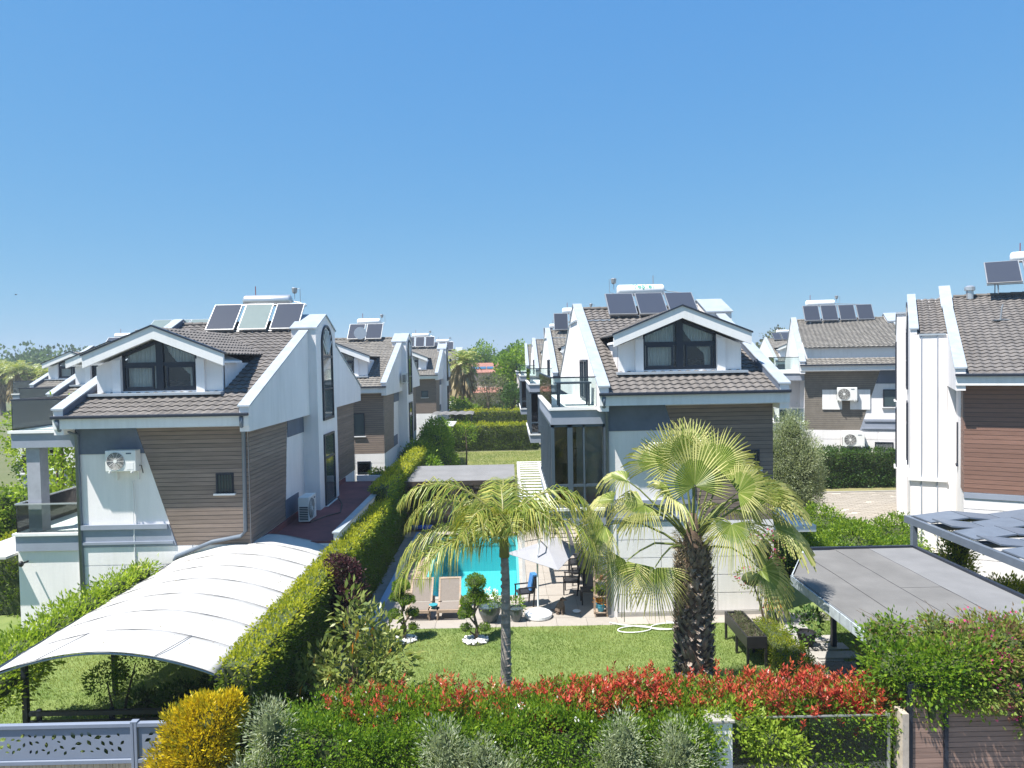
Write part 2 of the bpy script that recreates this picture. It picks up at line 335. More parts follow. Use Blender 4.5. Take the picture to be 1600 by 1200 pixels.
def bush(name, label, cat, loc, blobs, mat, dens=70, per=9, L=0.08, asp=0.5, up=0.2, spread=0.06, stems=True, group=None, core=0.72, low=-0.7, amp=0.09, extra=None):
    t = thing(name, label, cat, loc, 0, group); PP = []; NN = []
    for c, r in blobs:
        r = (r, r, r) if not hasattr(r, '__len__') else r
        n = int(4*PI*((r[0]*r[1]*r[2])**(2/3))*dens); P, N = ell_pts(c, r, n, low); P = P + N*wob(P, amp, 5)
        k = rng.uniform(size=len(P)) < 0.25; P[k] = P[k] - N[k]*rng.uniform(0, .5, (k.sum(), 1))*min(r); PP.append(P); NN.append(N)
    q, d, s = clumps(np.vstack(PP), np.vstack(NN), per, spread, up)
    linked('foliage', leaves('foliage', q, d, L, asp, mat, s), t)
    if stems:
        m = MB()
        for c, r in blobs:
            m.tube([(c[0]*.15, c[1]*.15, 0), (c[0]*.5, c[1]*.5, c[2]*.5), tuple(c)], [.04, .03, .015], 6)
        m.build('stem', BARK, t)
    if core:
        m = MB()
        for c, r in blobs:
            r = (r, r, r) if not hasattr(r, '__len__') else r
            m.blob(c, core, r, 8, 6, 0.12)
        m.build('light_block_core', CORE_GREEN, t)  # blobs added behind the leaves so no light passes through
    if extra: extra(t, np.vstack(PP), np.vstack(NN))
    return t
def tree_proto(name, label, cat, h, r, mat, n=260, per=10, L=0.35, loc=(0, 0, 0), trunk=0.3, lobes=9, group=None, squash=0.8, asp=0.7, bot=0.3):
    t = thing(name, label, cat, loc, 0, group); PP = []; NN = []; m = MB()
    for i in range(lobes):
        a = 2*PI*i/lobes*1.62+random.random(); q = random.uniform(0.1, 0.62)*r
        z = h*(bot+.1) + (h*(1-bot-.1)-r*.35)*random.random(); rr = r*random.uniform(.4, .62)*(1.15-.5*z/h)
        q *= (1.25-.9*z/h); c = (q*math.cos(a), q*math.sin(a), z)
        P, N = ell_pts(c, (rr, rr, rr*squash), n//lobes, -.8); P = P + N*wob(P, rr*.25, 3/rr)
        k = rng.uniform(size=len(P)) < .35; P[k] -= N[k]*rng.uniform(0, .7, (k.sum(), 1))*rr*.8
        PP.append(P); NN.append(N)
        m.tube([(0, 0, h*bot*.7), (c[0]*.5, c[1]*.5, (h*bot+c[2])/2), c], [trunk*.5, trunk*.3, trunk*.1], 6)
    q, d, s = clumps(np.vstack(PP), np.vstack(NN), per, L*.8, .1)
    linked('crown', leaves('crown', q, d, L, asp, mat, s), t)
    m.tube([(0, 0, 0), (trunk*.3, 0, h*.25), (0, trunk*.2, h*.6)], [trunk, trunk*.75, trunk*.35], 8); m.build('trunk', BARK, t, smooth=True)
    return t

# fan palm frond: pleated half-disc of split segments round c, tip direction f, face normal nrm
def fan_quads(c, f, nrm, Rf, droop, K=40, spread=125, seed=0):
    r_ = random.Random(seed); f = Vector(f).normalized(); nrm = Vector(nrm); nrm = (nrm - f*nrm.dot(f)).normalized(); s = f.cross(nrm)
    c = Vector(c); Q = []; C = []
    da = R(spread*2/K)
    for k in range(K):
        a = -R(spread)+da*(k+.5); Lk = Rf*(.66+.34*math.cos(a*.55))*r_.uniform(.92, 1.05)
        dr = droop*r_.uniform(.7, 1.3); shade = r_.gauss(.5, .16); bend = r_.uniform(-.12, .12)
        def pt(aa, r, off):
            t_ = r/Rf; p = c + (f*math.cos(aa)+s*math.sin(aa))*r + nrm*(off + .10*Rf*t_*(1-t_) + .12*Rf*math.sin(min(1, t_)*1.5)*abs(math.sin(aa))**2)
            p.z -= dr*Rf*max(0, t_-.42)**2.0*1.9; return p
        rs = [.03*Rf, .3*Lk, .52*Lk, .78*Lk, Lk]; ws = [.5, .5, .42, .22, .02]
        prev = None
        for r, w in zip(rs, ws):
            am = a + bend*max(0, r/Lk-.6); h = da*w
            cur = (pt(am-h, r, -.018*r), pt(am, r, .022*r), pt(am+h, r, -.018*r))
            if prev:
                Q.append([prev[0], prev[1], cur[1], cur[0]]); Q.append([prev[1], prev[2], cur[2], cur[1]])
                sh = shade + (.35 if r > .75*Lk else 0) + .1*(r/Lk-.5); C += [sh, sh-.06]
            prev = cur
    return Q, C
def pinnate_quads(p0, az, el, Ln, n=46, leaf=.55, bend=1.7, seed=0, droop=1.0, wd=.03):
    r_ = random.Random(seed); pts = []; p = Vector(p0); e = R(el); seg = 14
    hz = Vector((math.cos(R(az)), math.sin(R(az)), 0))
    dirs = []
    for i in range(seg+1):
        d = hz*math.cos(e)+Vector((0, 0, math.sin(e))); pts.append(p.copy()); dirs.append(d); p = p + d*(Ln/seg)
        e -= bend*(0.5+i/seg)/seg
    Q = []; C = []; side = Vector((-hz.y, hz.x, 0))
    for k in range(n):
        t = .12+.88*k/(n-1); x = t*seg; i = min(seg-1, int(x)); b = pts[i].lerp(pts[i+1], x-i); d = dirs[i]
        ll = leaf*(math.sin(PI*min(1, .12+t*.9))**.6)*r_.uniform(.8, 1.15)
        for sg in (-1, 1):
            dd = (side*sg*r_.uniform(.7, 1.1)+d*r_.uniform(.45, .8)+Vector((0, 0, r_.uniform(-.2, .35)))).normalized()
            q = b.copy(); wv = d*wd; prev = (q-wv*.6, q+wv*.6); sh = r_.gauss(.48, .3)
            for j in range(3):
                q = q+dd*ll/3; dd = (dd+Vector((0, 0, -droop*(.45+.4*j)))).normalized(); w_ = wv*(.9, .65, .08)[j]
                cur = (q-w_, q+w_); Q.append([prev[0], prev[1], cur[1], cur[0]]); C.append(sh+.12*j); prev = cur
    return Q, C, pts
def q2mesh(name, Q, C, mat):
    V = np.array([[tuple(v) for v in q] for q in Q]); return quadmesh(name, V, np.clip(np.array(C), 0, 1), mat)
# ------------------------------------------------------------------ house kit
FRAMEB = M('blue_grey_frames', (0.06, 0.085, 0.11), 0.45, 0.1, 3)
SL = 0.385; RY = 7.3; DEP = 14.6; OV = 0.6; EZ = 6.9
def rz(y): return EZ + SL*((y if y < RY else 2*RY-y)+OV)
def tile_patch(m, o, u, v, U, V, tw=0.27, course=0.31, sub=6, amp=0.02, rise=0.032):
    o = Vector(o); u = Vector(u).normalized(); v = Vector(v).normalized(); n = u.cross(v).normalized()
    if n.z < 0: n = -n
    nc = max(1, round(U/tw))*sub; nr = max(1, round(V/course)); vs = []; fs = []
    for j in range(nr):
        for e in (0, 1):
            for i in range(nc+1):
                x = U*i/nc; h = amp*(1+math.sin(2*PI*i/sub)) + (rise if e == 0 else 0.0)
                ju = (random.uniform(-.004, .004))
                vs.append(o + u*x + v*(V*(j+e*1.03)/nr) + n*(h+ju))
    W = nc+1
    for j in range(nr):
        b = 2*j*W
        for i in range(nc): fs.append((b+i, b+i+1, b+W+i+1, b+W+i))
        if j:
            for i in range(nc): fs.append((b-W+i, b-W+i+1, b+i+1, b+i))
    # front lip
    b = len(vs); vs += [vs[i]-n*0.05 for i in range(W)]
    for i in range(nc): fs.append((b+i, b+i+1, i+1, i))
    m.add(vs, fs)
def bars(parent, pm, name, rects, mat, d0, d1, **k):
    m = MB(pm)
    for u0, u1, z0, z1 in rects: m.box(u0, u1, -d1, -d0, z0, z1)
    return m.build(name, mat, parent, **k)
def pm_front(c, t=None):
    return (lambda p: t((p[0], c+p[1], p[2]))) if t else (lambda p: (p[0], c+p[1], p[2]))
def pm_side(c, t=None):      # u along +y, outward +x ; local y=-d
    return (lambda p: t((c-p[1], p[0], p[2]))) if t else (lambda p: (c-p[1], p[0], p[2]))
def window(parent, pm, u0, u1, z0, z1, cols=(), rows=(), fr=0.06, mat=None, glass=None, sill=True, name='window', curtain=False, depth=0.06):
    R_ = [(u0, u1, z0, z0+fr), (u0, u1, z1-fr, z1), (u0, u0+fr, z0+fr, z1-fr), (u1-fr, u1, z0+fr, z1-fr)]
    for c in cols: R_.append((c-fr/2, c+fr/2, z0+fr, z1-fr))
    for r in rows: R_.append((u0+fr, u1-fr, r-fr/2, r+fr/2))
    f = bars(parent, pm, name, R_, mat or DARK, 0.0, depth)
    m = MB(pm); m.box(u0+.01, u1-.01, -0.025, -0.004, z0+.01, z1-.01); m.build('pane', glass or GLASSD, f)
    if sill:
        m = MB(pm); m.box(u0-.06, u1+.06, -0.12, 0, z0-.05, z0); m.build('sill', WT, f)
    return f
def boards(parent, pm, u_lo, u_hi, z0, z1, mat, joined=False, pitch=0.128, th=0.022):
    """horizontal cladding boards; u_lo,u_hi functions of z; first call makes meshes of their own (slanted ends)"""
    n = int(round((z1-z0)/pitch)); big = MB(pm)
    for i in range(n):
        a = z0+i*pitch; b = min(z1, a+pitch-0.014)
        m = big if joined else MB(pm); d = th+random.uniform(-.003, .003)
        m.prism([(u_lo(a), a), (u_hi(a), a), (u_hi(b), b), (u_lo(b), b)], 'y', -d, 0.0)
        if not joined: m.build('board', mat, parent)
    if joined: big.build('cladding_boards', mat, parent, kind='stuff')
    m = MB(pm); m.prism([(u_lo(z0), z0), (u_hi(z0), z0), (u_hi(z1), z1), (u_lo(z1), z1)], 'y', -0.008, 0.0)
    m.build('batten_backing', DARK, parent)
K = lambda c: (lambda z: c)
def house(label, X, Y, Z0=0, rot=0, w=5.1, mirror=False, lod=0, dx=2.2, dormer=True, bay='open', bw=1.9, tower=0.58,
          flipface=False, shed=False, bmat=None, tile=None, ac=None, group=None, smallwin=True, front='std', bottom=0, tdark=False, wide=False):
    bmat = bmat or BOARD; tile = tile or TILE
    H = thing('terrace_house', label, 'house', (X, Y, Z0), rot, group)
    T = (lambda p: (w-p[0], p[1], p[2])) if mirror else None
    TF = (lambda p: (w-p[0], p[1], p[2])) if (mirror != flipface) else None
    J = lod > 0
    def mb(): return MB(T)
    m = mb(); m.prism([(0, bottom), (DEP, bottom), (DEP, rz(DEP)-.14), (RY, rz(RY)-.14), (0, rz(0)-.14)], 'x', 0, w); m.build('wall', W_, H)
    # roof
    m = mb(); vl = math.hypot(RY+OV, SL*(RY+OV)); sub = 6 if lod == 0 else 4
    if not shed:
        tile_patch(m, (0, -OV, EZ), (1, 0, 0), (0, 1, SL), w, vl, sub=sub)
    else:
        tile_patch(m, (0, -OV, EZ), (1, 0, 0), (0, 1, SL), w, 1.1, sub=sub)
        s0 = .55; zz = rz(s0)+.62; s2 = (rz(RY)-zz)/(RY-s0+.25)
        tile_patch(m, (0, s0-.25, zz), (1, 0, 0), (0, 1, s2), w, math.hypot(RY-s0+.25, rz(RY)-zz), sub=sub)
    m.build('roof_tiles', tile, H, kind='stuff')
    m = mb(); m.prism([(RY-.05, rz(RY)-.1), (DEP+OV, EZ-.02), (DEP+OV, EZ+.05), (RY, rz(RY)+.02)], 'x', 0, w); m.build('back_roof', tile, H)
    if shed:
        s0 = .55; m = mb(); m.prism([(s0, rz(s0)-.2), (s0+2, rz(s0)-.2), (s0+2, rz(s0)+1.0), (s0, rz(s0)+.6)], 'x', .05, w-.05); m.build('attic_wall', WT, H)
    m = mb()
    for k in range(int(w/.4)):
        m.tube([(k*.4, RY, rz(RY)+.05), (k*.4+.42, RY, rz(RY)+.07)], .075, 8)
    m.build('ridge_tiles', tile, H, kind='stuff')
    m = mb(); m.box(-.28, w+.28, -OV-.05, -OV-.003, EZ-.33, EZ-.01); m.build('fascia', WT, H)
    m = mb(); m.box(.003, w-.003, -OV, -.003, EZ-.33, EZ-.28); m.build('soffit', WT, H)
    m = mb(); m.box(-.3, w+.3, -OV-.16, -OV-.053, EZ-.03, EZ+.06); m.build('gutter', DARK, H, bevel=.02 if not J else 0)
    # gable walls and copings
    for a, b in ((-.28, 0), (w, w+.28)):
        prof = [(-OV, EZ-.5), (-.0, EZ-.5), (DEP, EZ-.5), (DEP+OV, EZ-.5), (DEP+OV, EZ+.2), (RY, rz(RY)+.24), (-OV, EZ+.24)]
        m = mb(); m.prism(prof, 'x', a, b); m.build('gable_wall', W_, H)
        m = mb(); c0, c1 = (a-.04, b+.04)
        for yy0, yy1 in ((-OV-.05, RY), (DEP+OV+.05, RY)):
            z0 = EZ+.24-.05*SL; m.prism([(yy0, z0), (yy1, rz(RY)+.24), (yy1, rz(RY)+.28), (yy0, z0+.05)], 'x', c0, c1)
        m.build('coping', COPE, H)
        xi = (0, .02) if a < 0 else (w-.02, w); m = mb(); m.prism([(-OV, EZ-.05), (RY, rz(RY)-.05), (RY, rz(RY)+.235), (-OV, EZ+.235)], 'x', xi[0]+.001, xi[1]-.001); m.build('shaded_inner_face', BLUE, H)  # dark strip: navy paint of the inner face with its shade in the colour
    # tower on +x side
    ty0, ty1 = 5.8, 8.8; zt = rz(ty0)+.32; za = zt+.58; xo = w+tower
    if wide:
        ty0 = 3.2; a_, b_ = w+.284, xo
        m = mb(); m.prism([(ty0, bottom), (ty1, bottom), (ty1, rz(ty1)), (RY, rz(RY)), (ty0, rz(ty0)-.02)], 'x', w+.284, xo); m.box(w+.003, w+.284, ty0+.02, ty1, bottom, EZ-.505); m.build('tower_wall', W_, H)
        m = mb(); tile_patch(m, (w+.29, ty0+.02, rz(ty0)), (1, 0, 0), (0, 1, SL), xo-w-.5, math.hypot(RY-ty0, SL*(RY-ty0)), sub=6); m.build('tower_roof_tiles', tile, H, kind='stuff')
        m = mb(); m.prism([(ty0, rz(ty0)+.0), (RY, rz(RY)), (ty1, rz(ty1)), (ty1, rz(ty1)+.22), (RY, rz(RY)+.22), (ty0, rz(ty0)+.22)], 'x', xo-.22, xo-.003); m.build('tower_parapet', W_, H)
        m = mb(); m.prism([(ty0-.05, rz(ty0)+.20), (RY, rz(RY)+.22), (RY, rz(RY)+.27), (ty0-.05, rz(ty0)+.25)], 'x', xo-.28, xo+.04); m.box(w+.33, xo-.285, ty0-.05, ty0+.02, rz(ty0)-.05, rz(ty0)+.02); m.build('tower_coping', COPE, H)
        m = mb(); m.prism([(5.6, rz(5.6)+.2), (RY+.6, rz(RY)+.1), (RY+.6, rz(RY)+.42), (RY, rz(RY)+.5)], 'x', w+.0, w+.3); m.build('apex_parapet', W_, H)
        m = mb(); m.prism([(5.5, rz(5.6)+.18), (RY, rz(RY)+.5), (RY, rz(RY)+.55), (5.5, rz(5.6)+.24)], 'x', w-.06, w+.36); m.build('apex_coping', COPE, H)
    else:
        m = mb(); m.prism([(ty0, bottom), (ty1, bottom), (ty1, zt), (RY, za), (ty0, zt)], 'x', w-.35, xo); m.build('tower_wall', W_, H)
    m = mb() if not wide else MB(lambda p: (p[0], p[1], -50))
    m.prism([(ty0-.06, zt-.02), (RY, za), (RY, za+.05), (ty0-.06, zt+.03)], 'x', w-.4, xo+.05)
    m.prism([(ty1+.06, zt-.02), (ty1+.06, zt+.03), (RY, za+.05), (RY, za)], 'x', w-.4, xo+.05)
    if not wide: m.build('tower_coping', COPE, H)
    ps = pm_side(xo, T); u0, u1 = 6.5, 8.1; uc = 7.3; rr = .8
    m = MB(ps); N = 14; za_ = 9.05
    arc = [(uc+rr*math.cos(PI*k/N), za_+rr*math.sin(PI*k/N)*1.02) for k in range(N+1)]
    arci = [(uc+(rr-.08)*math.cos(PI*k/N), za_+(rr-.08)*math.sin(PI*k/N)*1.02) for k in range(N+1)]
    for k in range(N): m.prism([arc[k], arc[k+1], arci[k+1], arci[k]], 'y', -.07, 0)
    for r_ in [(u0, u0+.08, 6.1, za_), (u1-.08, u1, 6.1, za_), (u0+.08, u1-.08, 6.1, 6.2), (u0+.08, u1-.08, za_-.5, za_-.4), (u0+.08, u1-.08, 7.3, 7.36)]:
        m.box(r_[0], r_[1], -.07, 0, r_[2], r_[3])
    f = m.build('arched_window', DARK, H)
    m = MB(ps); m.prism([(u1-.03, 6.13), (u1-.03, za_)] + [(uc+(rr-.03)*math.cos(PI*k/N), za_+(rr-.03)*math.sin(PI*k/N)) for k in range(1, N)] + [(u0+.03, za_), (u0+.03, 6.13)], 'y', -.03, -.005)
    m.build('pane', GLASSD, f)
    m = MB(ps)
    for k in range(1, 8):
        a = PI*k/8; m.prism([(uc+.15*math.cos(a-.1), za_-.4+.15*math.sin(a-.1)), (uc+.15*math.cos(a+.1), za_-.4+.15*math.sin(a+.1)),
                             (uc+(rr-.1)*math.cos(a+.05), za_-.1+(rr-.05)*math.sin(a+.05)), (uc+(rr-.1)*math.cos(a-.05), za_-.1+(rr-.05)*math.sin(a-.05))], 'y', -.065, -.035)
    m.build('sunburst_bars', WT, f)
    window(H, ps, u0, u1, 2.75, 5.55, rows=(4.6,), fr=.08, sill=True, name='tall_window')
    # side wall cladding, front of the tower and behind it
    ps = pm_side(w, T)
    if not tdark:
        boards(H, ps, K(0.03), lambda z: 3.3+.5*(z-2.9)/3.5, 2.95, 6.38, bmat, J)
        m = MB(ps); m.box(3.82, 5.78, -.03, 0, 5.75, 6.38); m.box(3.32, 4.9, -.03, 0, 2.95, 3.6); m.build('dark_band', BLUE, H)
    else:
        boards(H, ps, K(0.03), K(.9), 2.95, 6.38, bmat, J)
    boards(H, ps, lambda z: 9.9-.5*(z-2.9)/3.5, K(DEP), 2.95, 6.38, bmat, J)
    # front facade
    pf = pm_front(0, TF); e0, e1 = 1.85, 2.92
    lo = lambda z: e0+(e1-e0)*(6.4-z)/3.45
    if front == 'std':
        boards(H, pf, lo, K(w-.0), 2.95, 6.5, bmat, J)
        m = MB(pf); m.prism([(0, 5.75), (lo(5.75)-.01, 5.75), (lo(6.55)-.01, 6.55), (0, 6.55)], 'y', -.03, 0); m.build('dark_band', BLUE, H)
        m = MB(pf); m.prism([(0, 2.95), (lo(2.95)-.01, 2.95), (lo(3.6)-.01, 3.6), (0, 3.6)], 'y', -.05, 0)
        m.box(0, lo(3.6)-.05, -.11, -.05, 3.48, 3.62); m.box(0, lo(3.1)-.05, -.09, -.05, 3.02, 3.1); m.build('grey_band', BLUEL, H)
        if smallwin:
            f = window(H, pf, 4.15, 4.68, 4.5, 5.1, fr=.05, depth=.05)
            m = MB(pf)
            for k in range(6): m.box(4.2+k*.086, 4.215+k*.086, -.085, -.06, 4.5, 5.08)
            m.box(4.17, 4.66, -.09, -.085, 4.9, 4.92); m.box(4.17, 4.66, -.09, -.085, 4.6, 4.62); m.build('grille', DARK, f)
    elif front == 'boards':
        boards(H, pf, K(0), K(w), 2.95, 6.75, bmat, J, pitch=.15)
        m = MB(pf); m.box(0, w, -.06, 0, 2.75, 2.93); m.build('grey_band', BLUEL, H)
    if lod < 2:   # ground floor rendered panels
        zr = [0.12+.565*k for k in range(6)]
        us = [0, w*.32, w*.66, w]
        for k in range(5):
            for c in range(3):
                m = MB(pf); g = .016; m.box(us[c]+(g if c else 0), us[c+1]-(g if c < 2 else 0), -.025, 0, zr[k]+g, zr[k+1]-g)
                m.build('wall_panel', WP, H)
    m = MB(pf); m.box(0, w, -.05, 0, 0, .12); m.build('plinth', CONC, H)
    # balconies on -x side
    if bw:
        m = mb(); m.box(-bw, 0, 0.0, 8, 5.98, 6.42); m.build('balcony_slab', BLUEL, H)
        m = mb(); m.box(-bw-.06, 0, -0.06, 8, 6.42, 6.5); m.build('balcony_cap', WT, H)
        m = mb(); m.box(-bw+.02, -.3, .04, .055, 6.5, 7.4); m.box(-bw+.02, -bw+.035, .055, 8, 6.5, 7.4); rail = m.build('balcony_glass', GLASSR, H)
        m = mb(); m.box(-bw, -.29, .02, .07, 7.4, 7.44); m.box(-bw, -bw+.05, .07, 8, 7.4, 7.44); m.build('handrail', DARK, rail)
        m = mb(); m.box(-bw, 0, 0, 8, 2.85, 3.32); m.build('terrace_slab', BLUEL, H)
        m = mb(); m.box(-bw-.06, 0, -.06, 8, 3.32, 3.4); m.build('terrace_cap', WT, H)
        if bay == 'glazed':
            m = mb(); m.box(-.3, .95, 5.9, 8.7, 5.5, 9.42); m.build('stair_tower', W_, H)
            m = mb(); m.box(-.36, 1.0, 5.84, 8.76, 9.42, 9.48); m.build('stair_tower_coping', COPE, H)
            pg_ = (lambda p: T((-.285+p[1], p[0], p[2]))) if T else (lambda p: (-.285+p[1], p[0], p[2]))
            window(H, pg_, 2.3, 4.6, 6.55, 7.95, cols=(3.1, 3.9), fr=.07, name='balcony_door', sill=False)
            m = MB(pg_); m.box(4.9, 5.5, -.22, 0, 6.5, 8.6); m.build('gable_pilaster', W_, H)
            cols = [-bw, -1.2, -.72, -.09]
            for a, b in zip(cols[:-1], cols[1:]):
                m = mb(); m.box(a+.02, b-.02, .08, .1, 3.5, 5.9); m.build('glass_panel', GLASS, H)
            m = mb()
            for c, cw in zip(cols, (.1, .16, .05, .09)): m.box(c, c+cw, .03, .14, 3.4, 5.98)
            m.box(-bw, 0, .03, .14, 3.4, 3.5); m.box(-bw, 0, .03, .14, 5.9, 5.98); m.box(-bw, 0, .035, .13, 4.05, 4.13)
            for k in range(9): m.box(-bw, -bw+.09, .9*k+.14, .9*k+.22, 3.4, 5.98)
            m.box(-bw, -bw+.09, .14, 8, 3.4, 3.5); m.box(-bw, -bw+.09, .14, 8, 5.88, 5.98)
            m.build('glazing_frame', FRAMEB, H)
            for k in range(8):
                m = mb(); m.box(-bw+.03, -bw+.05, .9*k+.22, .9*k+1.04, 3.5, 5.88); m.build('glass_panel', GLASS, H)
            m = mb(); m.box(-bw+.1, -.01, 3.5, 3.6, 3.4, 5.98); m.build('inner_wall', ROOM, H)
            m = mb(); m.box(-.9, -.1, .35, .4, 3.45, 5.9); m.build('curtain', M('grey_curtain', (.25, .26, .28), .9), H)
            m = mb(); m.box(-bw+.02, -.02, .5, 3.4, 3.405, 3.42); m.build('room_floor', ROOM, H)
        else:
            m = mb(); m.box(-bw+.35, -bw+.75, .12, .52, 3.4, 5.98); m.build('pillar', BLUEL if lod else M('lilac_grey_pillar', (.33, .34, .38), .8), H)
            m = mb(); m.box(-bw+.02, -.02, .04, .055, 3.4, 4.25); m.box(-bw+.02, -bw+.035, .055, 8, 3.4, 4.25); rail = m.build('terrace_glass', GLASSR, H)
            m = mb(); m.box(-bw, -.02, .02, .07, 4.25, 4.29); m.box(-bw, -bw+.05, .07, 8, 4.25, 4.29); m.build('handrail', ALU, rail)
            m = mb(); m.box(-bw+.1, 0, 4.2, 4.3, 3.4, 5.98); m.build('terrace_back_wall', W_, H)
            if bottom is not None:
                m = mb(); m.box(-bw, 0, .1, 8, 0, 2.85); m.build('ground_floor_wall', W_, H)
    # dormer
    if dormer:
        y0 = .95; zb = rz(y0)-.05; hw = 2.0; x0 = dx-hw; x1 = dx+hw; zs = rz(y0)+.92; zp = zs+.80; k_ = .40
        def mir(p): return T(p) if T else p
        yb = lambda z: (z-EZ)/SL-OV
        # body: side walls + interior back
        for s in (-1, 1):
            xs = dx+s*(hw-.1); m = mb()
            m.prism([(y0+.1, zb), (y0+.1, zs), (yb(zs)+.2, zs), (yb(zb)+.2, zb-.1)], 'x', xs-.06, xs+.06); m.build('dormer_cheek', W_, H)
        m = mb(); m.prism([(x0+.1, zb), (x1-.1, zb), (x1-.1, zs), (dx, zp-.12), (x0+.1, zs)], 'y', y0+.9, y0+1.0); m.build('dormer_room_back', ROOM, H)  # dark sheet behind the glass in place of a dim room
        m = mb(); wx0, wx1 = dx-1.17, dx+1.17
        m.prism([(x0+.04, zb-.05), (wx0, zb-.05), (wx0, zs+.28), (x0+.04, zs-.05)], 'y', y0, y0+.18)
        m.prism([(wx1, zb-.05), (x1-.04, zb-.05), (x1-.04, zs-.05), (wx1, zs+.28)], 'y', y0, y0+.18)
        m.box(wx0, wx1, y0, y0+.18, zb-.05, zb+.14); m.build('dormer_front', W_, H)
        for pa in (wx0-.26, wx1+.005): m = mb(); m.box(pa, pa+.255, y0-.1, y0, zb-.02, zs+.15); m.build('dormer_pilaster', W_, H)
        # chevron fascia
        ch = 0.38; m = mb(); fx = hw+.16
        m.prism([(dx-fx, zs-.08), (dx, zs-.08+k_*fx), (dx, zs-.08+k_*fx+ch), (dx-fx, zs-.08+ch)], 'y', y0-.42, y0-.32)
        m.prism([(dx, zs-.08+k_*fx), (dx+fx, zs-.08), (dx+fx, zs-.08+ch), (dx, zs-.08+k_*fx+ch)], 'y', y0-.42, y0-.32)
        m.build('dormer_fascia', WT, H)
        m = mb()
        for s in (-1, 1): m.prism([(dx+s*(fx-.02), zs+.0), (dx, zs+k_*(fx-.02)), (dx, zs+k_*(fx-.02)+.06), (dx+s*(fx-.02), zs+.06)], 'y', y0-.32, y0+1.2)
        m.build('dormer_soffit', WT, H)
        m = mb()
        for s in (-1, 1): m.prism([(dx+s*(fx+.04), zs+ch-.1), (dx, zs+k_*(fx+.04)+ch-.1), (dx, zs+k_*(fx+.04)+ch-.05), (dx+s*(fx+.04), zs+ch-.05)], 'y', y0-.46, y0-.28)
        m.build('dormer_verge_trim', DARK, H)
        m = mb(); top = zs+k_*fx+ch-.12; ys = math.hypot(fx, k_*fx)
        for s in (-1, 1):
            L_ = yb(top)+.3-(y0-.32)
            tile_patch(m, (dx+s*fx, y0-.30, top-k_*fx), (0, 1, 0), (-s, 0, k_), L_, ys, sub=sub)
        m.build('dormer_roof_tiles', tile, H, kind='stuff')
        m = mb(); m.box(x0-.05, x1+.05, y0-.42, y0+.02, rz(y0)-.04, rz(y0)+.035); m.build('dormer_ledge', COPE, H)
        # window of the dormer
        wz0 = zb+.14; wt = lambda x: min(zs+.30+ (k_*(1.17-abs(x-dx))), 99)
        zt_ = zs-.02; tr = wz0+.78
        m = mb(); fr = .07; yy0, yy1 = y0+.03, y0+.11
        m.box(wx0, wx1, yy0, yy1, wz0, wz0+fr); m.box(wx0, wx0+fr, yy0, yy1, wz0+fr, wt(wx0)); m.box(wx1-fr, wx1, yy0, yy1, wz0+fr, wt(wx1))
        m.box(dx-.11, dx+.11, yy0-.02, yy1, wz0+fr, wt(dx)-.02)
        m.box(wx0+fr, dx-.11, yy0, yy1, tr, tr+.11); m.box(dx+.11, wx1-fr, yy0, yy1, tr, tr+.11)
        for s in (-1, 1):
            m.prism([(dx+s*1.17, wt(wx0)-.08), (dx, wt(dx)-.08), (dx, wt(dx)+.02), (dx+s*1.17, wt(wx0)+.02)], 'y', yy0, yy1)
            xa, xb = sorted((dx+s*.2, dx+s*1.06)); m.box(xa, xa+.05, yy0+.005, yy1-.01, wz0+fr, tr); m.box(xb-.05, xb, yy0+.005, yy1-.01, wz0+fr, tr); m.box(xa+.05, xb-.05, yy0+.005, yy1-.01, wz0+fr, wz0+fr+.06); m.box(xa+.05, xb-.05, yy0+.005, yy1-.01, tr-.06, tr)
        f = m.build('dormer_window', DARK, H)
        for s in (-1, 1):
            m = mb(); a, b = sorted((dx+s*.1, dx+s*1.15)); m.prism([(a, wz0+.03), (b, wz0+.03), (b, wt(b)-.03), (a, wt(a)-.03)], 'y', y0+.065, y0+.075); m.build('pane', GLASS, f)
        if lod < 2:
            for s in (-1, 1):
                m = mb(); n = 34; vs = []; fs = []
                a, b = dx+s*.14, dx+s*1.12
                for i in range(n+1):
                    t = i/n; x = a+(b-a)*t; yv = y0+.25+.03*math.sin(i*1.9)
                    zt2 = wt(x)-.04
                    zb2 = (zt2-.12-.75*t**.6*1.0) if (s > 0) else wz0+.05
                    if s > 0 and t > .72: zb2 = wz0+.05
                    vs += [(x, yv, zb2), (x, yv+.01, zt2)]
                for i in range(n): fs.append((2*i, 2*i+2, 2*i+3, 2*i+1))
                m.add(vs, fs); m.build('curtain', CURT, f)
    return H
def hp(H, x, y, z, mirror=False, w=0):
    """world position of a point given in a house's own metres"""
    a = H.rotation_euler.z; x = w-x if mirror else x
    return (H.location.x+x*math.cos(a)-y*math.sin(a), H.location.y+x*math.sin(a)+y*math.cos(a), H.location.z+z)
def downpipe(H, pts, r=0.055):
    m = MB(); m.tube(pts, r, 10)
    return m.build('downpipe', PIPE, H, smooth=True)
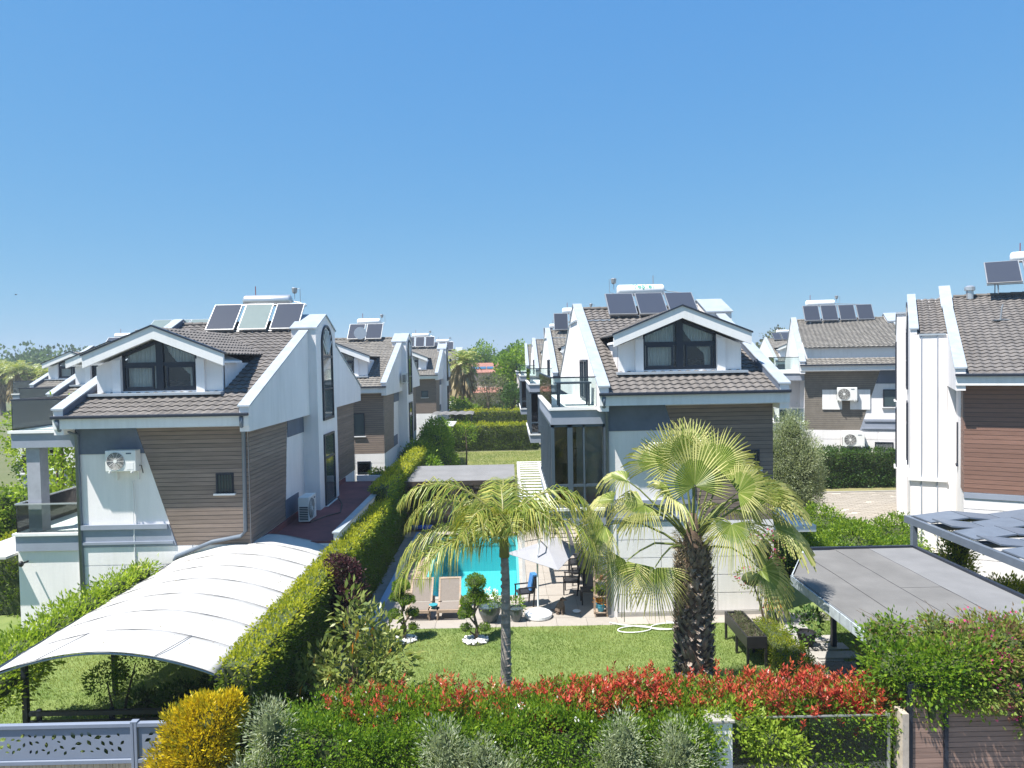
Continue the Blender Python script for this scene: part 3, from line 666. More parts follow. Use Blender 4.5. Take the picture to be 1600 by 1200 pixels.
def heater(label, loc, rot=0, n=3, pw=1.12, gap=.12, tank=1, text=None, tmat=None, tilt=40, plen=1.5, lod=0, pale=None, tx=None, side=1):
    t = thing('solar_water_heater', label, 'solar heater', loc, rot, 'solar water heaters on the roofs')
    W = n*pw+(n-1)*gap; c, s = math.cos(R(tilt)), math.sin(R(tilt))
    for i in range(n):
        x0 = -W/2+i*(pw+gap); m = MB()
        f = lambda u, v, h: (x0+u, v*c-h*s, .12+v*s+h*c)
        def bx(m, u0, u1, v0, v1, h0, h1):
            m.add([f(u0,v0,h0), f(u1,v0,h0), f(u1,v1,h0), f(u0,v1,h0), f(u0,v0,h1), f(u1,v0,h1), f(u1,v1,h1), f(u0,v1,h1)],
                  [(0,3,2,1),(4,5,6,7),(0,1,5,4),(1,2,6,5),(2,3,7,6),(3,0,4,7)])
        bx(m, 0, pw, 0, plen, 0, .07)
        fm = ALU if (pale and i in pale) else STEEL
        col = m.build('collector', fm, t, label='collector with a pale frame and greenish glass' if (pale and i in pale) else None)
        m = MB(); bx(m, .035, pw-.035, .035, plen-.035, .071, .078)
        m.build('collector_glass', PANELP if (pale and i in pale) else PANEL, col)
    top = plen*s+.12; yb = plen*c
    m = MB()
    for x in (-W/2+.4, 0, W/2-.4):
        m.tube([(x, .1, -.25), (x, .1, .12)], .022, 6); m.tube([(x, yb, -.3), (x, yb, top)], .022, 6); m.tube([(x, .1, -.1), (x, yb, top-.1)], .02, 6)
    m.tube([(-W/2, .1, .1), (W/2, .1, .1)], .02, 6); m.tube([(-W/2, yb+.05, top+.02), (W/2, yb+.05, top+.02)], .02, 6); m.build('stand', STEEL, t)
    if tank:
        tl = min(1.95, W*.7); txx = tx if tx is not None else 0; r = .23; z = top+.2; y = yb+.28
        m = MB(); prof = [(-tl/2, .12), (-tl/2+.04, .2), (-tl/2+.1, r), (tl/2-.1, r), (tl/2-.04, .2), (tl/2, .12)]
        m.tube([(txx+a, y, z) for a, _ in prof], [b for _, b in prof], 20); tk = m.build('tank', tmat or TANK, t, smooth=True)
        m = MB()
        for x in (txx-tl*.36, txx+tl*.36): m.box(x-.03, x+.03, y-.06, y+.06, z-.45, z-.2)
        m.tube([(txx+tl/2-.05, y, z), (txx+tl/2+.1, y, z-.05), (W/2+.03, y-.2, top), (W/2+.03, yb-.05, top-.08)], .018, 6); m.build('pipework', STEEL, t)
        # header cup on a thin riser
        hx = txx+side*tl*.56
        m = MB(); m.tube([(hx, y, z+.05), (hx, y, z+.28)], .012, 6); m.lathe([(.05, 0), (.10, .05), (.115, .2), (.12, .21), (.1, .23)], (hx, y, z+.27), 12)
        m.tube([(hx+.1, y, z+.46), (hx+side*.2+.02, y, z+.46), (hx+side*.2+.02, y, z-.05), (hx, y, z-.12)], .012, 6); m.build('header_cup', STEEL, t)
        m = MB(); m.tube([(txx-side*tl*.3, y+.3, z-.1), (txx-side*tl*.3, y+.3, z+.62)], .018, 6); m.build('vent_rod', M('rod_red', (.2, .05, .05), .6) if side > 0 else STEEL, t)
        if text:
            cu = bpy.data.curves.new('lettering', 'FONT'); cu.body = text; cu.size = .30; cu.offset = .006; cu.align_x = 'CENTER'; cu.align_y = 'CENTER'; cu.resolution_u = 3
            ob = bpy.data.objects.new('tmp', cu); COL.objects.link(ob); dg = bpy.context.evaluated_depsgraph_get(); me = bpy.data.meshes.new_from_object(ob.evaluated_get(dg))
            bpy.data.objects.remove(ob)
            for v in me.vertices:
                a = v.co.y/r+R(38); v.co = (v.co.x+txx+.12, y-(r+.004)*math.cos(a), z+(r+.004)*math.sin(a))
            me.materials.clear(); me.materials.append(M('green_lettering', (.03, .3, .2), .5)); linked('lettering', me, tk)
    return t
PANELP = M('pale_collector_glass', (0.16, 0.20, 0.19), 0.2, 0.05, 3, spec=.6)
def ac_unit(label, loc, rot=0, w=.86, h=.60, d=.3, two=False, wallb=True):
    t = thing('air_conditioner', label, 'air conditioner', loc, rot, 'outdoor air conditioning units')
    m = MB(); m.box(-w/2, w/2, -d, 0, 0, h); cs = m.build('casing', ACW, t, bevel=.02)
    cx = -w*.16; rr = h*.42; m = MB(); m.tube([(cx, -d-.004, h/2), (cx, -d-.012, h/2)], rr, 28); m.build('fan_opening', BLACK, cs)
    m = MB()
    for k in range(1, 8):
        q = rr*k/7.2; pts = [(cx+q*math.cos(a), -d-.022, h/2+q*math.sin(a)) for a in [2*PI*i/24 for i in range(25)]]; m.tube(pts, .005, 4, cap=False)
    for k in range(10): a = 2*PI*k/10; m.tube([(cx, -d-.02, h/2), (cx+rr*math.cos(a), -d-.02, h/2+rr*math.sin(a))], .004, 4)
    m.tube([(cx, -d-.01, h/2), (cx, -d-.03, h/2)], rr*.2, 14); m.build('fan_guard', ACW, cs)
    m = MB(); m.box(w*.2, w*.42, -d-.006, -d, .06, h*.42); m.build('service_plate', WT, cs)
    m = MB(); m.box(w*.19, w*.36, -d-.005, -d, h*.83, h*.89); m.build('maker_mark', M('dark_mark', (.05, .08, .12), .5), cs)
    m = MB()
    for k in range(8): m.box(-w/2-.006, -w/2, -d+.04, -.04, .06+k*.062, .10+k*.062)
    m.build('side_grille', BLACK, cs)
    if wallb:
        m = MB()
        for x in (-w*.36, w*.36): m.box(x-.02, x+.02, -d-.05, .1, -.04, 0); m.box(x-.02, x+.02, .06, .1, -.3, 0)
        m.build('bracket', ACW, t)
    m = MB(); m.tube([(w/2-.03, -.1, .15), (w/2+.06, -.1, .15), (w/2+.07, -.05, -.05), (w/2+.02, .06, -.1)], .014, 6); m.build('hose', BLACK, t)
    return t
# ------------------------------------------------------------------ ground and setting
def sheet(name, x0, x1, y0, y1, z, mat, th=0.3, parent=None, kind='structure'):
    m = MB(); m.box(x0, x1, y0, y1, z-th, z); return m.build(name, mat, parent, kind=kind if not parent else None)
m = MB(); gx = [-690, -3.15, .2, 690]; gy = [-60, 24.1, 32.3, 690]
m.add([(x, y, -.42) for y in gy for x in gx], [(r*4+c, r*4+c+1, r*4+c+5, r*4+c+4) for r in range(3) for c in range(3) if (r, c) != (1, 1)])
m.build('ground', FIELD, kind='structure')
sheet('street', -80, 80, 2.0, 10.4, -0.40, ROADM, .01)
sheet('pavement', -80, 80, 10.4, 11.7, -0.28, CONC, .13)
sheet('lawn', -4.85, 7.58, 13.2, 21.2, 0.0, GRASSG, .4)
sheet('side_lawn', 8.6, 11.2, 18.2, 25, -0.004, GRASSG, .4)
sheet('neighbour_lawn', -22, -5.6, 12.4, 21.45, -0.33, GRASSG, .1)
sheet('neighbour_lawn', -26, -15.1, 21.45, 60, -0.33, GRASSG, .1)
sheet('back_lawn', -7.2, 3, 37.7, 63, -0.03, M('dry_lawn', (0.13, 0.16, 0.045), 0.95, 0.3, 0.7, 0.4, col2=(0.24, 0.23, 0.09), bscale=50), .35)
sheet('garden_bed', -5.6, -4.85, 12, 40, -0.05, SOIL, .3)
hm = MB(); n = 80; vs = [(-600+1280*i/n, 520, -1) for i in range(n+1)]
tops = [(-600+1280*i/n, 600, 7+5*math.sin(i*.19-.6)+3*math.sin(i*.53)*math.sin(i*.11+1)+max(0, (i-40))*.30) for i in range(n+1)]
back = [(x, 680, -1) for x, _, _ in vs]
hm.add(vs+tops+back, [(i, i+1, n+2+i, n+1+i) for i in range(n)]+[(n+1+i, n+2+i, 2*n+3+i, 2*n+2+i) for i in range(n)])
hm.build('hills', M('hill_scrub', (0.10, 0.13, 0.12), 0.95, 0.2, 0.01), kind='structure', smooth=True)

# patio of square slabs, pool, deck
pat = sheet('patio', -4.2, 9.6, 21.2, 24.02, -0.012, JOINT, .35)
def slabs(parent, x0, x1, y0, y1, z, s, mat, g=.006):
    nx = max(1, round((x1-x0)/s)); ny = max(1, round((y1-y0)/s)); me = None
    sx = (x1-x0)/nx; sy = (y1-y0)/ny
    m = MB(); m.box(g, sx-g, g, sy-g, -.03, 0); me = m.mesh('slab', mat)
    for i in range(nx):
        for j in range(ny): linked('slab', me, parent, (x0+i*sx, y0+j*sy, z+random.uniform(-.001, .001)))
slabs(pat, -4.2, 9.6, 21.2, 21.88, 0, .9, TILEP); slabs(pat, -4.2, 3.0, 21.88, 24.0, 0, .9, TILEP)
p2_ = sheet('pool_terrace', .25, 3.0, 24.02, 40, -0.012, JOINT, .35); slabs(p2_, .25, 3.0, 24.02, 38, 0, .9, TILEP)
p3_ = sheet('pool_side_paving', -4.2, -3.2, 24.02, 33, -0.012, JOINT, .35); slabs(p3_, -4.2, -3.2, 24.02, 33, 0, .95, M('tan_pool_paving', (.30, .23, .17), .75, .1, 3, perobj=.08))
sheet('pool_house_floor', -4.9, .25, 32.4, 37.6, 0.03, TILEP, .35)
sheet('deck_walk', -4.85, -4.42, 18, 33.5, 0.02, M('grey_deck', (.22, .22, .21), .8, .2, 2, .1), .3)
pool = thing('swimming_pool', 'turquoise tiled swimming pool between the hedge and the patio', 'pool', (-3.2, 24.02, 0))
m = MB(); m.box(0, 3.45, 0, 8.38, -1.7, -1.6); m.box(0, .08, 0, 8.38, -1.6, -.02); m.box(3.37, 3.45, 0, 8.38, -1.6, -.02); m.box(.08, 3.37, 0, .08, -1.6, -.02); m.box(.08, 3.37, 8.3, 8.38, -1.6, -.02); m.build('basin', POOLT, pool)
m = MB(); m.add([(.08, .08, -.12), (3.37, .08, -.12), (3.37, 8.3, -.12), (.08, 8.3, -.12)], [(0, 1, 2, 3)]); m.build('water', WATER, pool)
m = MB(); m.box(-.02, 3.47, -.28, -.0, -.03, .03); m.box(-.02, 3.47, 8.38, 8.66, -.03, .03); m.box(3.47, 3.7, -.28, 8.66, -.03, .03); m.build('coping', CONC, pool)
o = MB().box(-4.4, -4.2, 19.5, 33, 0, .10).build('blue_pool_edging', M('pale_blue_edging', (.28, .42, .62), .5, .1, 3)); tag(o, 'long pale blue edging strip beside the deck left of the pool', 'edging')
m = MB(); m.tube([(-4.9, 33.3, .25), (-3.7, 33.3, .25)], .13, 14); o = m.build('pool_cover_roll', M('blue_cover', (.02, .08, .35), .5, .1, 4), smooth=True); tag(o, 'rolled blue pool cover lying by the pool house corner', 'pool cover')

# ------------------------------------------------------------------ houses
G1, G2 = 'gabled houses of the left row', 'gabled houses of the right row'
L1 = house('nearest left house, brown boards slanting down its white front, beside the white canopy', -13.0, 21.5, -.35, w=5.13, dx=2.1, bw=1.95, group=G1)
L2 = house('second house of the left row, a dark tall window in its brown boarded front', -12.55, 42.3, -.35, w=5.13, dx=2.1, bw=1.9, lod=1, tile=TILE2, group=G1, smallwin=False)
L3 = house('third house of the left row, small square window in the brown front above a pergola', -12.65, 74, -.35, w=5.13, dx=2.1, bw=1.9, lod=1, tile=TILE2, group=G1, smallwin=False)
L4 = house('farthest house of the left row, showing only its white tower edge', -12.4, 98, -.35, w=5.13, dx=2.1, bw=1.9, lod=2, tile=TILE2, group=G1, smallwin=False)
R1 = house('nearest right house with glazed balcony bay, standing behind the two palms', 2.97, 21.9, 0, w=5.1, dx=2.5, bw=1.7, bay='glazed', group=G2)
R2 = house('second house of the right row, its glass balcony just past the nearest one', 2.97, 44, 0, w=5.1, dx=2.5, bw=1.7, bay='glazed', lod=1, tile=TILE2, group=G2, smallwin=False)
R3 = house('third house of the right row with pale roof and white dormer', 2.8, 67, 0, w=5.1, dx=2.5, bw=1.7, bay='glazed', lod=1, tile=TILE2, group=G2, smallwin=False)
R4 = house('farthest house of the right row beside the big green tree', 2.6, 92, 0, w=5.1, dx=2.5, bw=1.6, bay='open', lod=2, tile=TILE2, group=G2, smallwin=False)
RR1 = house('big white house cut by the right edge, front clad in red-brown boards', 15.3, 24, .3, rot=-R(28), w=9, mirror=True, dormer=False, bw=0, tower=1.5, front='boards', bmat=BOARDR, tdark=True, wide=True)
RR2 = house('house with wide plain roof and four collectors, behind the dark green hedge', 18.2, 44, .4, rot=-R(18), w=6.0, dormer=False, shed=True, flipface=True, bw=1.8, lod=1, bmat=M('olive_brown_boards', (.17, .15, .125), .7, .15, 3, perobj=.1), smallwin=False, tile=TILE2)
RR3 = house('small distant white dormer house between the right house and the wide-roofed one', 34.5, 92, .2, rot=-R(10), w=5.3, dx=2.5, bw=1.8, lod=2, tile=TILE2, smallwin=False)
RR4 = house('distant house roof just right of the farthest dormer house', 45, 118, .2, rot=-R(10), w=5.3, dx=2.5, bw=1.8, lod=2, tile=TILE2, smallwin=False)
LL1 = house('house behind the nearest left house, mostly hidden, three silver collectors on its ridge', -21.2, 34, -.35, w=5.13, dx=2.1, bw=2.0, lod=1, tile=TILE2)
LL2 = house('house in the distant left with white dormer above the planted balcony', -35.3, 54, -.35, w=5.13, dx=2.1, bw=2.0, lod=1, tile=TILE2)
# dark roof-terrace extension of the nearest left house
m = MB(); m.box(5.14, 7.4, 1.0, 12.3, 0, 2.66); m.build('extension_wall', W_, L1)
m = MB(); m.box(5.14, 7.4, 1.0, 12.3, 2.665, 2.73); m.box(5.14, 5.2, 1.0, 5.7, 2.73, 2.93); m.box(5.14, 5.2, 8.9, 12.3, 2.73, 2.93); m.build('red_roof_membrane', REDF, L1)
m = MB(); m.box(7.4, 7.55, .9, 12.4, 2.2, 3.0); m.box(5.72, 7.4, 12.3, 12.4, 2.2, 3.0); m.build('terrace_parapet', W_, L1)
m = MB(); m.box(7.36, 7.6, .86, 12.44, 3.0, 3.04); m.build('parapet_cap', COPE, L1)
m = MB(); m.tube([(5.9, 3.6, 2.75), (6.2, 4.6, 2.75), (6.6, 5.2, 2.75), (6.3, 6.8, 2.75), (5.95, 7.5, 2.9)], .02, 6); m.build('cable', BLACK, L1)
downpipe(L1, [(5.2, -.66, 6.85), (5.2, -.66, 6.6), (5.12, -.35, 6.42), (5.03, -.06, 6.3), (5.0, -.06, 3.35), (4.85, -.06, 3.2), (4.0, -.07, 3.05), (2.9, -.08, 2.62), (2.85, -.1, 2.5)], .06)
downpipe(L1, [(-.15, -.66, 6.85), (-.12, -.6, 6.55), (0.05, -.06, 6.35), (.05, -.06, 0)], .065)
downpipe(R1, [(-.15, -.66, 6.85), (-.15, -.6, 6.55), (0.0, -.08, 6.3), (.0, -.08, 0.1)], .06)
m = MB(); m.box(-2.0, -.05, -.55, -.5, 0, 0); 
m = MB(); m.tube([(1.65, -.05, 4.9), (1.65, -.05, 1.0)], .018, 6); m.tube([(1.72, -.05, 3.6), (1.72, -.05, 4.95)], .01, 6); m.build('conduit', WT, L1)
m = MB(); m.box(1.6, 1.82, -.16, -.03, 1.95, 2.35); o = m.build('meter_box', M('yellow_box', (.62, .55, .16), .5, .1, 3), bevel=.02); o.location = L1.location; tag(o, 'small yellow meter box on the white ground floor wall of the left house', 'meter box')
m = MB(); m.tube([(0, -.28, 0), (0, -.05, 0), (0, 0, 0)], .03, 8); m.blob((0, -.3, 0), .07, (1, 1, 1.3)); o = m.build('wall_lamp', BLACK); o.location = (-14.6, 21.5, 2.2); tag(o, 'small lamp on the left end of the ground floor wall', 'lamp')
# left house lower canopy, white louvre
o = MB().box(-16.6, -15.05, 21.2, 24, 2.35, 2.42).build('side_awning', CANV); tag(o, 'small white awning left of the house ground floor', 'awning')
# second row window + AC
pf = pm_front(0)
window(L2, pf, 3.35, 4.0, 4.0, 5.35, fr=.05); window(L2, pf, 3.5, 4.3, 1.7, 2.5, fr=.05); window(L3, pf, 3.6, 4.3, 4.6, 5.3, fr=.05)
window(RR2, pf, 4.35, 5.2, 4.35, 5.4, fr=.05); window(RR2, pf, 3.9, 4.9, .55, 2.25, cols=(), fr=.05)
m = MB(); m.box(1.0, 2.1, -.09, -.03, 4.2, 5.4); m.box(3.05-.5, 3.65, -.09, -.03, 4.2, 5.4); m.build('shutter', WT, RR2)
# rear wing and porch pieces
m = MB(); m.prism([(9.6, 0), (14.6, 0), (14.6, 8.6), (9.6, 9.5)], 'x', -1.9, 0); m.build('rear_wing', W_, RR1)
m = MB(); m.prism([(9.54, 9.48), (14.6, 8.6), (14.6, 8.66), (9.54, 9.56)], 'x', -1.95, 0); m.build('rear_wing_coping', COPE, RR1)
pw_ = lambda p: (-1.9+p[1], p[0], p[2])
window(RR1, pw_, 10.4, 11.5, 5.4, 8.2, fr=.07, name='tall_window'); window(RR1, pw_, 10.4, 11.5, 2.2, 5.0, fr=.07, name='tall_window')
for gx_ in (-1.15, -.62): m = MB(); m.box(gx_, gx_+.035, 3.17, 3.2, .2, 8.3); m.build('joint_strip', BLUEL, RR1)
m = MB(); m.box(-1.5, -.29, 3.1, 3.2, 2.75, 2.87); m.box(-1.58, -1.5, 3.1, 8.8, 2.75, 2.87); m.build('string_course', WT, RR1)
m = MB(); m.box(-.04, .0, 2.2, 2.5, 3.6, 5.1); m.box(-.07, .03, 2.15, 2.55, 3.5, 3.58); m.build('slit_window', DARK, RR1)
m = MB(); m.box(5.1, 6.6, .4, 3.2, 2.42, 2.62); m.build('porch_roof', WT, R1)
m = MB(); m.box(-1.7, -1.45, 6.5, 6.75, 0.0, 2.85); m.build('patio_column', W_, R1)
m = MB(); m.box(-.02, .25, -.06, .0, 0, 2.9); m.build('corner_pillar', W_, R1)
# solar heaters
heater('three-panel heater with silver tank and pale middle collector on the nearest left roof', (-9.87, 27.75, 9.2), n=3, pw=1.1, gap=.14, tilt=44, plen=1.5, pale={1}, tx=.2, tmat=TANKS)
heater('three-panel heater with lettered white tank on the nearest right roof', (5.72, 28.0, 9.52), n=3, pw=1.12, gap=.08, tilt=37, plen=1.5, tx=-.25, side=-1, text='Ye\u015filev')
heater('two-panel heater on the second left roof, a white dish in front', (-9.8, 49.0, 9.45), n=2, pw=1.1, tilt=45, tx=.1)
heater('row of collectors on the third left roof', (-9.9, 80.6, 9.5), n=3, pw=1.0, tilt=60, plen=1.3)
heater('collectors on the farthest left roof', (-9.6, 104.6, 9.5), n=3, pw=1.0, tilt=60, plen=1.3)
heater('row of steep collectors on the second right roof, behind the nearest ridge', (4.9, 50.6, 9.9), n=3, pw=1.0, tilt=65, plen=1.3)
heater('row of steep collectors on the third right roof', (5.3, 73.6, 9.9), n=3, pw=1.0, tilt=65, plen=1.3)
heater('large dark collectors on the roof cut by the right edge', hp(RR1, 3.2, 6.4, 10.25), -R(28), n=3, pw=1.2, tilt=40, plen=1.5)
heater('four collectors in a row with a white tank on the wide plain roof', hp(RR2, 2.75, 6.4, 9.75), -R(8), n=4, pw=1.05, gap=.12, tilt=58, plen=1.25, tx=-1.0)
heater('two collectors on the small distant dormer house', hp(RR3, 2.6, 6.6, 9.7), 0, n=3, pw=1.1, tilt=40, plen=1.5)
heater('three silver framed collectors without a tank on the hidden left house', (-18.9, 40.3, 9.45), n=3, pw=1.05, gap=.05, tilt=34, plen=1.9, tank=0, pale={0, 1, 2})
heater('heater with white tank on the distant left dormer house', (-32.9, 60.5, 9.4), n=2, pw=1.2, tilt=40)
m = MB(); m.lathe([(.02, 0), (.3, .04), (.42, .12)], (0, 0, 0), 20); o = m.build('satellite_dish', TANK); o.location = (-10.0, 48.7, 10.0); o.rotation_euler = (R(100), 0, R(15)); tag(o, 'white satellite dish in front of the collectors of the second left roof', 'satellite dish')
def dish_mast(loc, lab):
    m = MB(); m.box(-.3, .3, -.1, .1, 0, .03); m.tube([(0, 0, 0), (.06, 0, .5), (.1, 0, .6)], .03, 8); o = m.build('antenna_mast', STEEL); o.location = loc; tag(o, lab, 'antenna')
dish_mast(hp(RR1, 1.5, 4.3, 8.83), 'short bare antenna mount on the tiled roof at the right edge')
m = MB(); m.lathe([(.14, 0), (.14, .35), (.2, .36), (.2, .5), (.1, .56)], (0, 0, 0), 14); o = m.build('chimney_vent', TANKS); o.location = hp(RR1, .75, 7.0, 9.85); tag(o, 'round metal vent with white cap on the ridge at the right edge', 'vent')
# air conditioners
ac_unit('white air conditioner high on the white front of the nearest left house', (-11.48, 21.38, 4.92), w=.9, h=.62)
ac_unit('air conditioner standing on the red terrace roof by the tower', (-7.5, 25.6, 2.42), rot=R(90), w=.95, h=.86, d=.38, wallb=False)
ac_unit('air conditioner half hidden by the fan palm on the right house', (4.62, 21.78, 4.82), w=.9, h=.6)
ac_unit('upper air conditioner on the boarded front of the wide-roofed house', hp(RR2, 2.35, -.12, 4.75), -R(18), w=1.1, h=.8)
ac_unit('lower air conditioner on the ground floor of the wide-roofed house', hp(RR2, 2.7, -.12, 2.0), -R(18), w=1.2, h=.8)
ac_unit('air conditioner on the side wall of the second left house', (-7.0, 47.4, 6.6), R(90), w=.85, h=.7)
# balcony table
t = thing('balcony_table', 'dark table on the glass balcony of the nearest right house', 'table', (2.05, 22.9, 6.5))
m = MB(); m.box(-.55, .55, -.4, .4, .7, .75); m.build('tabletop', DARK, t)
for x in (-.5, .44):
    for y in (-.36, .3): MB().box(x, x+.06, y, y+.06, 0, .7).build('leg', DARK, t)
# red roofed house
t = thing('red_roof_house', 'far house with orange-red tiled roof and cream walls at the end of the gardens', 'house', (-8.8, 128, 0))
m = MB(); m.box(0, 7.6, 0, 9, 0, 5.9); m.build('wall', M('cream_render', (.62, .52, .44), .85, .05, 2), t)
m = MB(); m.add([(-.6, -.6, 5.8), (8.2, -.6, 5.8), (8.2, 9.6, 5.8), (-.6, 9.6, 5.8), (.9, 4.5, 7.5), (6.9, 4.5, 7.5)], [(0, 1, 5, 4), (1, 2, 5), (2, 3, 4, 5), (3, 0, 4), (3, 2, 1, 0)]); rf = m.build('roof', TILER, t)
m = MB(); m.add([(-.4, -2.6, 2.3), (8, -2.6, 2.3), (8, 0, 3.1), (-.4, 0, 3.1), (-.4, 0, 2.9), (8, 0, 2.9)], [(0, 1, 2, 3), (0, 4, 5, 1)]); m.build('porch_roof', TILER, t)
for x in (1.2, 4.6): window(t, pm_front(0), x, x+1.3, 3.7, 5.1, fr=.1)
for k in range(3): m = MB(); f = lambda u, v: (2.3+k*1.3+u, .9+v, 6.45+v*.33); m.add([f(0, 0), f(1.15, 0), f(1.15, 1.2), f(0, 1.2)], [(0, 1, 2, 3)]); m.build('roof_collector', M('blue_collector', (.05, .12, .2), .2), rf)

# ------------------------------------------------------------------ white vaulted canopy
cn = thing('vaulted_canopy', 'white fabric barrel canopy over the parking place beside the left house', 'canopy', (-7.9, 13.5, 0))
XL, XR = -2.25, 2.2; YE = 9.1; edgez = 2.12; rise = .47; nb = 8
def cz(x, y):
    t_ = (x-XL)/(XR-XL); return edgez+(rise)*math.sin(PI*max(0, min(1, t_)))**.9 + .03*y/9
for k in range(nb):
    y0 = YE*k/nb; y1 = YE*(k+1)/nb; m = MB(); vs = []; fs = []; nx = 24; ny = 6
    for j in range(ny+1):
        for i in range(nx+1):
            x = XL+(XR-XL)*i/nx; y = y0+(y1-y0)*j/ny+(.004 if j == 0 else 0); sag = -.018*math.sin(PI*j/ny)
            if y > 7.85 and x < 0.0-0.0: y = 7.85+(y-7.85)*.0
            vs.append((x, y, cz(x, y)+sag+.01*math.sin(i*.9+k)))
    for j in range(ny):
        for i in range(nx): fs.append((j*(nx+1)+i, j*(nx+1)+i+1, (j+1)*(nx+1)+i+1, (j+1)*(nx+1)+i))
    m.add(vs, fs); o = m.build('fabric_panel', CANV, cn, smooth=True)
    s = o.modifiers.new('thick', 'SOLIDIFY'); s.thickness = .008
for k in range(nb+1):
    y = YE*k/nb; m = MB(); xs = [XL+(XR-XL)*i/20 for i in range(21)]
    if y > 7.8: xs = [x for x in xs if x > .1]
    m.tube([(x, y, cz(x, y)+.008) for x in xs], .008, 5); m.build('seam', M('seam_grey', (.22, .22, .23), .7) if k == 0 else bpy.data.materials['seam_grey'], cn)
    m = MB(); m.tube([(x, y+.03, cz(x, y)-.045) for x in xs], .02, 6); m.build('arch_tube', STEEL, cn)
for x, ye in ((XL-.04, 7.85), (XR+.04, YE)):
    m = MB(); m.box(x-.06, x+.06, 0, ye, edgez-.14, edgez-.02); m.build('edge_beam', DARK, cn)
for x, y in ((XL, 1.2), (XL, 4.5), (XR, .3), (XR, 4.5)): MB().box(x-.05, x+.05, y-.05, y+.05, -.33, edgez-.14).build('post', DARK, cn)
for a, b in ((-1.2, -.85), (1.05, 1.25)):
    m = MB(); m.tube([(a, .01, cz(a, 0)+.01), (b, YE/nb, cz(b, 1)+.012)], .009, 5); m.build('seam', bpy.data.materials['seam_grey'], cn)

n_ = 150; P = np.column_stack([rng.uniform(XL+.2, XR-.2, n_), rng.uniform(.1, 7.6, n_), np.zeros(n_)]); P[:, 2] = [cz(a, b)+.006 for a, b in P[:, :2]]
linked('leaf_litter', leaves('leaf_litter', P, rng.normal(size=(n_, 3))*[1, 1, .1], .035, .5, L_STRAW), cn, kind='stuff')
# ------------------------------------------------------------------ grey flat carport roof on the right
cp = thing('flat_carport', 'low carport with a flat grey felt roof under the fan palm leaves', 'carport', (6.8, 12.6, 0))
zr_ = 2.62
def strip(pts, z0, z1, name, mat):
    m = MB(); m.prism([(x-6.8, y-12.6) for x, y in pts], 'z', z0, z1); return m.build(name, mat, cp)
strip([(6.8, 12.6), (11.1, 12.4), (11.0, 19.5), (8.0, 19.5), (6.85, 17.3)], zr_-.16, zr_-.01, 'roof_deck', M('carport_timber', (.16, .17, .18), .8, .2, 5, .2))
xs = [6.86, 7.85, 8.85, 9.8, 11.05]
far = [17.33, 19.2, 19.46, 19.46, 19.46]
for i in range(4):
    a, b = xs[i], xs[i+1]; mt = FELTL if i == 3 else FELT
    if i == 2:
        strip([(a, 12.5), (b, 12.5), (b, 16.2), (a, 16.2)], zr_-.008, zr_, 'felt_sheet', mt); strip([(a, 16.16), (b, 16.16), (b, far[i+1]), (a, far[i])], zr_+.001, zr_+.008, 'felt_sheet', mt)
    else: strip([(a, 12.5), (b, 12.5), (b, far[i+1]), (a, far[i])], zr_-.008, zr_+.003*i, 'felt_sheet', mt)
    if i:
        m = MB(); m.tube([(a-6.8+random.uniform(-.01, .01), .0+j*.45, zr_+.008) for j in range(int((far[i]-12.6)/.45)+1)], .008, 4); m.build('felt_seam', M('tar_seam', (.07, .07, .075), .7) if i == 1 else bpy.data.materials['tar_seam'], cp)
m = MB(); m.box(11.0-6.8, 11.1-6.8, -.1, 6.9, zr_-.1, zr_+.07); m.box(1.3, 4.2, 6.86, 6.94, zr_-.1, zr_+.07); m.build('edge_trim', DARK, cp)
for k in range(9):
    m = MB(); y0 = k*.52; y1 = y0+.5; m.prism([(y0, zr_-.22), (y1, zr_-.22), (y1, zr_), (y0, zr_-.005)], 'x', -.03, -.002); m.build('edge_board', M('galvanised_edge', (.38, .42, .45), .6, .2, 8, .3, perobj=.1) if k == 0 else bpy.data.materials['galvanised_edge'], cp)
m = MB(); m.prism([(.02, 4.72), (.06, 4.66), (1.24, 6.86), (1.2, 6.9)], 'z', zr_-.22, zr_); m.build('edge_board', bpy.data.materials['galvanised_edge'], cp)
for x, y in ((.3, .5), (4.1, .5), (4.1, 6.6), (1.9, 6.6)): MB().box(x-.06, x+.06, y-.06, y+.06, -.1, zr_-.16).build('post', DARK, cp)

# ------------------------------------------------------------------ blue-grey panel pergola at the right edge
pg = thing('panel_pergola', 'blue-grey pergola with alternating tilted square roof panels at the right edge', 'pergola', (11.8, 15.2, 0))
PGM = M('blue_grey_metal', (.12, .145, .185), .5, .1, 3)
for i in range(4):
    for j in range(6):
        m = MB(); a = .06 if (i+j) % 2 else -.06; x0, y0 = i*1.1, j*.95
        m.add([(x0+.02, y0+.02, 3.22-a), (x0+1.08, y0+.02, 3.22+a), (x0+1.08, y0+.93, 3.22+a), (x0+.02, y0+.93, 3.22-a), (x0+.02, y0+.02, 3.26-a), (x0+1.08, y0+.02, 3.26+a), (x0+1.08, y0+.93, 3.26+a), (x0+.02, y0+.93, 3.26-a)], [(0,3,2,1),(4,5,6,7),(0,1,5,4),(1,2,6,5),(2,3,7,6),(3,0,4,7)])
        m.box(x0+.02, x0+1.08, y0+.02, y0+.035, 2.98, 3.215-.06); m.box(x0+.02, x0+1.08, y0+.915, y0+.93, 2.98, 3.215-.06)  # lips added below the panel edges to keep the slots dark
        m.build('roof_panel', PGM, pg)
m = MB()
for i in range(1, 5): m.box(i*1.1-.04, i*1.1+.04, 0, 5.7, 2.98, 3.12)
for j in range(1, 6): m.box(0, 4.4, j*.95-.14, j*.95+.06, 3.05, 3.12)
